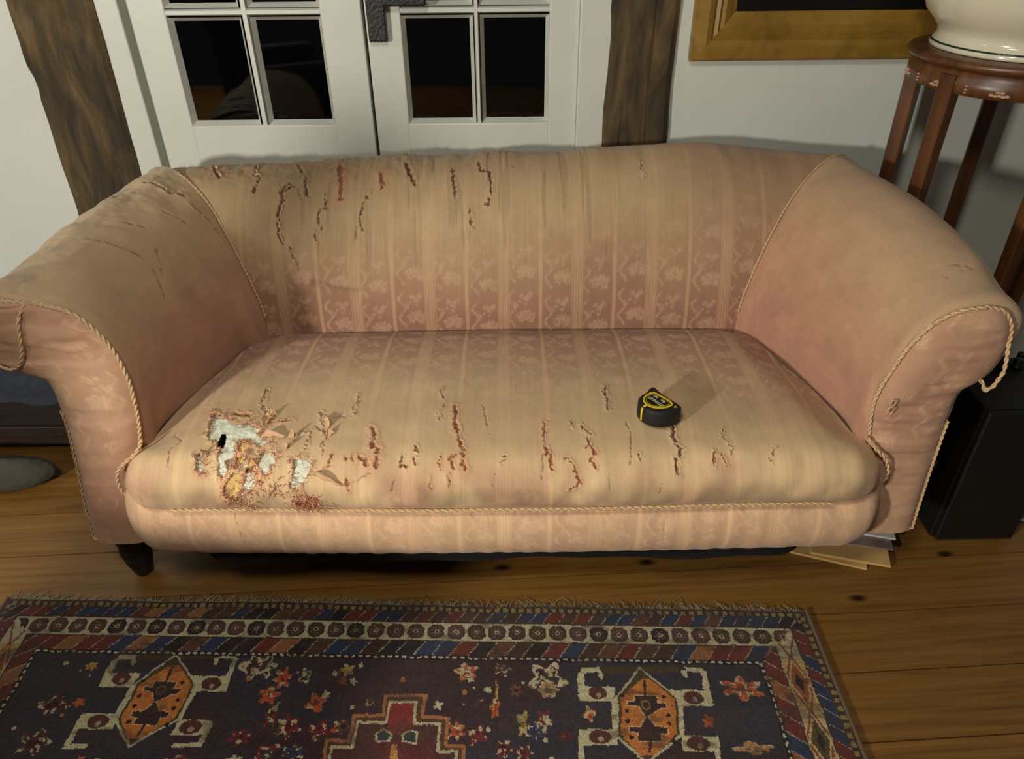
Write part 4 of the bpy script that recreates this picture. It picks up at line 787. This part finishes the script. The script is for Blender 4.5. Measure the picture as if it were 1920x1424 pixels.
# stepped cross
X = CROSS
def closedp(P): return P
lo = X['outer']; x0, x1 = lo[0][0], lo[-1][0]
put(inpoly(S, T, lo+[(x1+.01, .52), (x0-.01, .52)]) & fld, L3(96,62,40)); put((seg_dist(S, T, lo) < .0032) & fld, L3(176,112,66))
li = X['inner']; put(inpoly(S, T, li+[(li[-1][0], .52), (li[0][0], .52)]) & fld, L3(86,50,46)); put(inpoly(S, T, X['red2']+[]) & fld, L3(104,44,44)); put(inpoly(S, T, X['red']), L3(138,44,44)); put((seg_dist(S, T, li) < .0026) & fld, CREAM*.85)
put(inpoly(S, T, X['g1']) | inpoly(S, T, X['g2']), L3(56,64,60)); put(inpoly(S, T, X['or_']), L3(200,140,60)); put((seg_dist(S, T, X['g1']+[X['g1'][0]]) < .0018) | (seg_dist(S, T, X['g2']+[X['g2'][0]]) < .0018), CREAM*.8)
# overall wear: pile rubbed down to brown foundation in streaks, colours muted
wearm = sstep(.50, .72, fbm(S_*26, T_*60, 255, 4))*.55+.10
C = C*(1-wearm[..., None])+L3(70,54,44)*wearm[..., None]
lum = C.mean(-1, keepdims=True); C = lum+(C-lum)*.92
left_shade = .70+.30*sstep(.0, .45, S_)                       # left end darkened: shade put into the pile colour
C *= (.62+.30*fbm(S_*140, T_*140, 250, 2)+.46*r_.rand(*S.shape))[..., None]*(.70+.30*ab)*left_shade[..., None]*1.0
Sg, Tg = np.meshgrid(su, tv, indexing='ij')
wob = .004*(fbm(Sg*6, Tg*2, 270)-.5)*np.exp(-Tg/.05)*2
Z = .0075+.0018*(fbm(Sg*9, Tg*9, 271)-.5)+.0009*(np.random.RandomState(4).rand(*Sg.shape)-.5)
Z = np.where((Sg == 0) | (Sg == SW) | (Tg == 0) | (Tg == TH), .0012, Z)
G = np.stack([-1.075+Sg+.006*(fbm(Tg*9, Sg*.0+3, 272)-.5), 1.073-.032*Sg-Tg+wob, Z], -1)
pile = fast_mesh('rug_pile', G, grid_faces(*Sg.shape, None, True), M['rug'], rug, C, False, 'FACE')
parts, cc = [], []
for k in range(950):
    s = r_.uniform(.01, SW-.01); l = .010+.016*r_.rand()**2+(.012 if r_.rand() < .06 else 0); w = .0011; a = .5*r_.randn()
    if s < .5 and r_.rand() < .35: l *= .7
    y0 = 1.073-.032*s+.004*(float(fbm(np.array([s*6]), np.array([0.]), 270)[0])-.5)*2-.004; P = [(s-1.075, y0, .0065), (s-1.075+a*l*.4, y0+l*.5, .0035+.002*r_.rand()), (s-1.075+a*l, y0+l, .0016)]
    V, Q = tube(hermite(np.array(P), 5), [w, w, w*.9, w*.7, w*.4], 3); parts.append((V, Q)); cc.append(np.broadcast_to(L3(170,152,112)*(.5+.7*r_.rand()), V.shape))
V, Q = join(parts); o = fast_mesh('fringe', V, Q, M['rug'], rug, np.concatenate(cc)); o['kind'] = 'stuff'; o['label'] = 'short frayed cream fringe'
for x, sd in ((-1.075, -1), (-1.075+SW, 1)):
    P = hermite(np.array([(x, 1.073-.032*(x+1.075)-t, .006) for t in np.linspace(.0, TH, 12)]), 60); V, Q = tube(P, .0045, 8); fast_mesh('selvedge', V, Q, M['rug'], rug, np.broadcast_to(L3(104,84,64), V.shape))
# ================================================================ THINGS AROUND THE SOFA
def lathe(prof, cx, cy, n=48, close=True):
    V = []; F = []; k = len(prof)
    for i in range(n):
        a = 2*math.pi*i/n
        for r, z in prof: V.append((cx+r*math.cos(a), cy+r*math.sin(a), z))
    for i in range(n):
        j = (i+1) % n
        for q in range(k-1): F.append((i*k+q, j*k+q, j*k+q+1, i*k+q+1))
    if close:
        F.append(tuple(i*k for i in range(n))[::-1]); F.append(tuple(i*k+k-1 for i in range(n)))
    return V, F
# ---- plant stand table with five legs
TX, TY = 1.068, 1.648
tb = empty('side_table', (TX, TY, 0)); tag(tb, 'tall round red-brown wooden stand with inlaid apron under the cream pot', 'table')
V, F = lathe([(.196, .968), (.203, .971), (.206, .977), (.203, .983), (.196, .986)], TX, TY); mesh_obj('table_top', V, F, M['table_wood'], tb)
V, F = lathe([(.186, .920), (.194, .922), (.195, .945), (.190, .953), (.190, .968)], TX, TY); ap = mesh_obj('apron', V, F, M['table_wood'], tb)
dot = []
for seg in range(20):
    a0 = 2*math.pi*seg/20+.05
    def P(a, z): return np.array([TX+.1945*math.cos(a), TY+.1945*math.sin(a), z])
    pts = [(a0+.0, .928), (a0, .934), (a0, .940)] if seg % 2 == 0 else [(a0-.07, .931), (a0-.035, .930), (a0+.035, .930), (a0+.07, .931), (a0-.02, .937), (a0+.02, .937), (a0, .931)]
    for a, z in pts:
        c = P(a, z); s = .0035 if seg % 2 == 0 else .0055
        bm = bmesh.new(); bmesh.ops.create_icosphere(bm, subdivisions=1, radius=1)
        sz = s*.6
        for v in bm.verts: v.co = Vector((c[0]+v.co.x*s, c[1]+v.co.y*s, c[2]+v.co.z*sz))
        dot.append(bm)
allb = bmesh.new()
for b in dot:
    me = bpy.data.meshes.new('tmp'); b.to_mesh(me); b.free(); allb.from_mesh(me); bpy.data.meshes.remove(me)
tag(bm_obj('inlay_dots', allb, M['inlay'], ap), 'pale dotted inlay', None, None, 'stuff')
for a in (63, 135, 207, 279, 351):
    t = math.radians(a); c, s = math.cos(t), math.sin(t); V = []
    for z, r, w in ((.0, .205, .013), (.02, .20, .012), (.30, .186, .0135), (.70, .182, .0155), (.92, .184, .0165), (.955, .184, .0165)):
        for u, v in ((-w, -w), (w, -w), (w, w), (-w, w)):
            V.append((TX+c*(r+u)-s*v, TY+s*(r+u)+c*v, z))
    F = [(i*4+j, i*4+(j+1) % 4, i*4+4+(j+1) % 4, i*4+4+j) for i in range(5) for j in range(4)]+[(3, 2, 1, 0), (20, 21, 22, 23)]
    bm = bmesh.new(); me = bpy.data.meshes.new('tmp'); me.from_pydata(V, [], F); bm.from_mesh(me); bpy.data.meshes.remove(me)
    bmesh.ops.bevel(bm, geom=[e for e in bm.edges if abs(e.verts[0].co.z-e.verts[1].co.z) > .015], offset=.003, segments=1, affect='EDGES')
    bm_obj('leg', bm, M['table_wood'], tb)
# ---- cream pot
pt = empty('ceramic_pot', (TX, TY, .986)); tag(pt, 'large cream glazed pot with a dark green foot line, on the tall stand', 'pot')
V, F = lathe([(.160, .9862), (.167, .988), (.168, .993), (.165, .999), (.160, 1.004), (.157, 1.012), (.159, 1.022), (.170, 1.035), (.190, 1.055), (.205, 1.085), (.210, 1.12), (.207, 1.17), (.195, 1.22), (.178, 1.255), (.172, 1.275), (.178, 1.292), (.184, 1.298), (.180, 1.300), (.172, 1.293), (.166, 1.27), (.17, 1.24)], TX, TY, 72)
mesh_obj('pot_body', V, F, M['ceramic'], pt)
V, F = lathe([(.1655, .9965), (.1675, .9972), (.1668, .9990), (.1640, 1.0000)], TX, TY, 72, False); mesh_obj('foot_line', V, F, M['green'], pt)
# ---- black loudspeaker box
sp = empty('speaker_box', (1.081, 1.34, 0)); tag(sp, 'black subwoofer box on the floor beside the right sofa arm', 'speaker')
box('cabinet', .988, 1.174, 1.222, 1.412, .008, .380, M['black_vinyl'], sp, .004)
box('front_grille', .992, 1.170, 1.207, 1.2225, .012, .376, M['black_vinyl'], sp, .005, 3)
for x, y in ((1.01, 1.24), (1.152, 1.24), (1.01, 1.39), (1.152, 1.39)):
    V, F = lathe([(.011, 0), (.012, .009)], x, y, 14); mesh_obj('foot', V, F, M['black_gloss'], sp)
for k, (x, y, r) in enumerate(((1.10, 1.375, .011), (1.135, 1.37, .011), (1.155, 1.395, .009))):
    V, F = lathe([(r*1.2, .380), (r*1.2, .384), (r, .386), (r*.92, .400), (r*.8, .402)], x, y, 20); mesh_obj('knob', V, F, M['black_gloss'], sp)
V, F = lathe([(.0065, .380), (.0065, .3825)], 1.06, 1.39, 16); mesh_obj('socket', V, F, M['sticker'], sp)
box('sticker', .9868, .9882, 1.292, 1.325, .155, .177, M['sticker'], sp, 0); box('sticker', .9868, .9882, 1.300, 1.328, .180, .196, M['sticker'], sp, 0)
# ---- cable at the right edge
pth = hermite(np.array([(1.18, 1.40, .02), (1.20, 1.345, .0045), (1.215, 1.29, .0045), (1.25, 1.27, .0045), (1.36, 1.33, .0045), (1.5, 1.55, .0045)]), 60)
V, Q = tube(pth, .004, 8); tag(fast_mesh('cable', V, Q, M['cable']), 'thin white cable lying on the floor by the black box', 'cable')
# ---- flat cards and mailers pushed under the right sofa corner
def sheet(name, corner, dirx, w, d, z0, z1, mat, label, cat, group=None, dog=0.):
    ex = np.array([math.cos(dirx), math.sin(dirx)]); ey = np.array([-ex[1], ex[0]])
    bm = box_bm(-w, 0, 0, d, z0, z1, .0012, 1)
    for v in bm.verts:
        p = np.array(corner)+ex*v.co.x+ey*v.co.y; v.co.x, v.co.y = p
    o = bm_obj(name, bm, mat); return tag(o, label, cat, group)
# ---- dim things left of the sofa: trunk, cloth, cushion
tr = empty('wooden_trunk', (-1.5, 1.72, 0)); tag(tr, 'low dark wooden trunk in shadow left of the sofa', 'trunk')
box('trunk_body', -1.86, -1.10, 1.585, 1.86, .012, .205, M['trunk'], tr, .004); box('trunk_lid', -1.87, -1.09, 1.575, 1.866, .207, .240, M['trunk'], tr, .005)
for x in (-1.82, -1.14):
    for y in (1.61, 1.83): box('trunk_foot', x-.03, x+.03, y-.02, y+.02, 0, .013, M['trunk'], tr, .001)
box('trunk_batten', -1.87, -1.09, 1.572, 1.586, .055, .085, M['trunk'], tr, .002)
nu, nv = 60, 40; u, v = np.meshgrid(np.linspace(0, 1, nu), np.linspace(0, 1, nv), indexing='ij')
yy = 1.545+.30*v; xx = -1.80+.69*u+.02*np.sin(v*5)
zz = .2475+.014*fbm(xx*9, yy*9, 5)+.010*np.sin(xx*22+yy*13)**2
fr_ = sstep(.16, 0, v); zz = zz-.075*fr_*(.5+.9*fbm(xx*4, 0*yy, 9)); yy = yy+fr_*.012
zz = np.where(fr_ <= .001, np.maximum(zz, .247), zz); yy = np.where(zz < .247, np.minimum(yy, 1.566), yy)
G = np.stack([xx, yy, zz], -1)
o = fast_mesh('draped_cloth', G, grid_faces(nu, nv), M['blue']); md = o.modifiers.new('thick', 'SOLIDIFY'); md.thickness = .004; md.offset = 1
tag(o, 'dark blue cloth draped over the trunk left of the sofa', 'cloth')
nu, nv = 48, 24; a = np.linspace(0, 2*math.pi, nu); b = np.linspace(-math.pi/2, math.pi/2, nv)
A_, B_ = np.meshgrid(a, b, indexing='ij'); rr = np.cos(B_)**.55
xx = -1.30+.15*rr*np.cos(A_)*(1+.06*np.sin(3*A_)); yy = 1.445+.055*rr*np.sin(A_); zz = .040+.0395*np.sin(B_)*(1+.25*np.cos(2*A_+.5)*(np.sin(B_) > 0))+.008*(fbm(xx*20, yy*20, 3)-.5)*(np.sin(B_) > 0)
zz = np.maximum(zz, 0.0005)
o = fast_mesh('floor_cushion', np.stack([xx, yy, zz], -1), grid_faces(nu, nv, None, False), M['grey_cloth']); tag(o, 'small flattened grey cushion on the floor before the dark trunk', 'cushion')
# ================================================================ ADDED CHAIR, out of view left, blocks the table lamp to shade sofa and rug
ac = empty('shade_chair', (-1.05, .10, 0)); tag(ac, 'unseen high-backed green chair added to shade the left of sofa and rug', 'shade_chair')
def soft(name, x0, x1, y0, y1, z0, z1, bev, mat, parent, seg=4):
    return bm_obj(name, box_bm(x0, x1, y0, y1, z0, z1, bev, seg), mat, parent, True)
M['chair_cloth'] = simple('dark_green_wool', (52, 56, 44), .9, .2, 60, .3, 300)
# back panel with a rounded crest
n = 40; nyy = 15; V = []
zt_ = lambda t: .945-.05*abs(2*t-1)**3
ring = []
G = np.zeros((nyy, n, 3))
for i in range(nyy):
    t = i/(nyy-1); y = -.14+.50*t; top = zt_(t); th = .055*(1-abs(2*t-1)**6*.5)
    pts = hermite(np.array([(-1.190, y, .30), (-1.190, y, .60), (-1.192, y, .85), (-1.212, y, top-.02), (-1.270, y, top), (-1.306, y, top-.02), (-1.322, y, .85), (-1.315, y, .60), (-1.305, y, .30)]), n)
    G[i] = pts
bm = bmesh.new(); vs_ = [[bm.verts.new(tuple(G[i, j])) for j in range(n)] for i in range(nyy)]
for i in range(nyy-1):
    for j in range(n-1): bm.faces.new((vs_[i][j], vs_[i+1][j], vs_[i+1][j+1], vs_[i][j+1]))
bm.faces.new([v for v in vs_[0]][::-1]); bm.faces.new(vs_[-1]); bm_obj('backrest', bm, M['chair_cloth'], ac, True)
nu, nv = 26, 30; a_, b_ = np.meshgrid(np.linspace(0, 2*math.pi, nu), np.linspace(-1, 1, nv), indexing='ij'); rr_ = np.sqrt(np.clip(1-np.abs(b_)**4, 0, 1))
fast_mesh('head_cushion', np.stack([-1.168+.056*rr_*np.cos(a_)-.03*sstep(.0, 1., -np.sin(a_)), .09+.19*b_, 1.008+.066*rr_*np.sin(a_)], -1), grid_faces(nu, nv), M['chair_cloth'], ac)  # shaped for the rounded shadow it throws on door and sofa back
soft('seat_base', -1.27, -.80, -.14, .36, .20, .34, .02, M['chair_cloth'], ac)
soft('seat_cushion', -1.21, -.785, -.075, .295, .335, .46, .045, M['chair_cloth'], ac)
soft('armrest', -1.20, -.83, -.19, -.085, .20, .60, .045, M['chair_cloth'], ac); soft('armrest', -1.20, -.83, .305, .41, .20, .60, .045, M['chair_cloth'], ac)
for x in (-1.21, -.84):
    for y in (-.13, .35):
        fz = .0098
        V, F = lathe([(.014, fz), (.018, fz+.01), (.024, .12), (.026, .205)], x, y, 14); mesh_obj('leg', V, F, M['leg'], ac)
ac.rotation_euler = (0, 0, -.42)
# ================================================================ SMALL THINGS
sheet('cardboard_mailer', (.806, 1.128), math.radians(-19), .17, .15, .0005, .0065, M['card_brown'], 'buff card mailer lowest under the right sofa corner', 'card')
sheet('cardboard_mailer', (.858, 1.128), math.radians(-15), .17, .14, .0070, .0135, M['card_brown'], 'buff card mailer second from the floor under the right sofa corner', 'card')
sheet('magazine', (.882, 1.172), math.radians(-12), .13, .10, .0140, .0180, M['card_mauve'], 'thin glossy mauve magazine between buff mailer and white card', 'magazine')
sheet('white_card', (.897, 1.200), math.radians(-14), .088, .052, .0185, .0235, M['card_white'], 'small white card on top of the mailers under the right sofa corner', 'card')
# ---- tape measure lying on the seat
tm = empty('tape_measure', (.29, 1.12, .455)); tag(tm, 'black and yellow tape measure lying on the sofa seat', 'tape measure')
O2, e1, e2 = np.array([.290, 1.153]), np.array([.587, -.81]), np.array([-.81, -.587]); zb, zt = .4520, .4855
def W(a, b, z): p = O2+e1*a+e2*b; return (p[0], p[1], z)
OUT = [(-.003, -.004), (.012, -.001), (.035, .000), (.058, .000), (.070, .002), (.0745, .010), (.073, .024), (.067, .040), (.056, .052), (.042, .0585), (.027, .0595), (.013, .0555), (.003, .046), (-.002, .033), (-.003, .020), (-.006, .012), (-.009, .004), (-.008, -.003)]
def closed(pts, n):
    P = np.array([(a, b, 0) for a, b in pts+[pts[0]]]); return hermite(P, n+1)[:-1, :2]
ob = closed(OUT, 72); cen = np.array([.034, .028])
rings = [(zb, .93), (zb+.002, .985), (zb+.006, 1.), (zt-.006, 1.), (zt-.002, .985), (zt, .945), (zt+.0004, .80), (zt, .5)]
V = [W(*(cen+(p-cen)*s), z) for z, s in rings for p in ob]; n = len(ob)
F = [(i*n+j, i*n+(j+1) % n, (i+1)*n+(j+1) % n, (i+1)*n+j) for i in range(len(rings)-1) for j in range(n)]+[tuple(range(n))[::-1], tuple(range((len(rings)-1)*n, len(rings)*n))]
mesh_obj('case', V, F, M['tape_black'], tm)
RING = [(.013, .010), (.030, .0085), (.050, .0085), (.0565, .012), (.0575, .020), (.053, .034), (.043, .0455), (.030, .050), (.016, .046), (.008, .035), (.006, .022), (.008, .013)]
rb = closed(RING, 60); rc = rb.mean(0)
lab = mesh_obj('label_plate', [W(*(rc+(p-rc)*.86), zt+.0010) for p in rb]+[W(*(rc+(p-rc)*.84), zt+.0022) for p in rb], [tuple(range(60, 120))]+[(j, (j+1) % 60, 60+(j+1) % 60, 60+j) for j in range(60)], M['tape_gloss'], tm, False)
def ringstrip(s0, s1, z, name, mat, parent):
    V = [W(*(rc+(p-rc)*s), zz) for s, zz in ((s0, z-.0015), (s0, z), (s1, z), (s1, z-.0015)) for p in rb]
    F = [(i*60+j, i*60+(j+1) % 60, (i+1)*60+(j+1) % 60, (i+1)*60+j) for i in range(3) for j in range(60)]; return mesh_obj(name, V, F, mat, parent, False)
ringstrip(1.03, .885, zt+.0026, 'yellow_ring', M['yellow'], tm); ringstrip(.80, .775, zt+.0027, 'thin_ring', M['yellow'], lab)
# yellow stripe down the side of the case
k0 = int(np.argmin([np.hypot(*(p-np.array([.027, .0595]))) for p in ob]))
sb = ob[k0]; tdir = ob[(k0+1) % n]-ob[k0-1]; tdir /= np.linalg.norm(tdir); nd = np.array([tdir[1], -tdir[0]]); nd = nd if nd@(sb-cen) > 0 else -nd
V = []; q0 = rc+(rb[int(np.argmax([(p-rc)@(sb-rc)/np.linalg.norm(p-rc) for p in rb]))]-rc)
for (bp, off, z, w) in ((q0, 0, zt+.0024, .0022), (sb-nd*.003, 0, zt+.0008, .0022), (sb, .0008, zt-.0035, .0022), (sb, .0010, zt-.016, .0021), (sb, .0006, zb+.004, .002)):
    c = bp+nd*off; V += [W(*(c-tdir*w), z), W(*(c+tdir*w), z)]
mesh_obj('yellow_stripe', V, [(2*i, 2*i+1, 2*i+3, 2*i+2) for i in range(4)], M['yellow'], tm, False)
mesh_obj('arrow_mark', [W(.0600, .009, zt+.0008), W(.0665, .0095, zt+.0008), W(.0625, .0155, zt+.0008), W(.0600, .009, zt+.0002), W(.0665, .0095, zt+.0002), W(.0625, .0155, zt+.0002)], [(0, 1, 2), (0, 1, 4, 3), (1, 2, 5, 4), (2, 0, 3, 5)], M['yellow'], tm, False)
box('hook', 0, .001, 0, .001, 0, .001, M['yellow'], tm, 0) if False else None
def text(body, size, at_, parent, mat, z):
    cu = bpy.data.curves.new('lettering', 'FONT'); cu.body = body; cu.size = size; cu.align_x = 'CENTER'; cu.align_y = 'CENTER'; cu.extrude = .0002; cu.offset = .0002
    o = bpy.data.objects.new('lettering', cu); COL.objects.link(o)
    ex = Vector((-e1[0], -e1[1], 0)); ey = Vector((0, 0, 1)).cross(ex); p = W(*at_, z)
    dg = bpy.context.evaluated_depsgraph_get(); me = bpy.data.meshes.new_from_object(o.evaluated_get(dg)); bpy.data.objects.remove(o)
    mtx = Matrix(((ex.x, ey.x, 0, p[0]), (ex.y, ey.y, 0, p[1]), (0, 0, 1, p[2]), (0, 0, 0, 1))); me.transform(mtx); me.materials.clear(); me.materials.append(mat)
    o = bpy.data.objects.new('lettering', me); link(o, parent); o.matrix_parent_inverse = Matrix.Translation(-Vector(parent_world(parent))); return o
text('STANLEY', .0088, (.031, .0295), lab, M['print'], zt+.0025)
text("8m", .0082, (.0385, .0185), lab, M['print'], zt+.0025); text("26'", .0075, (.0215, .0185), lab, M['print'], zt+.0025)
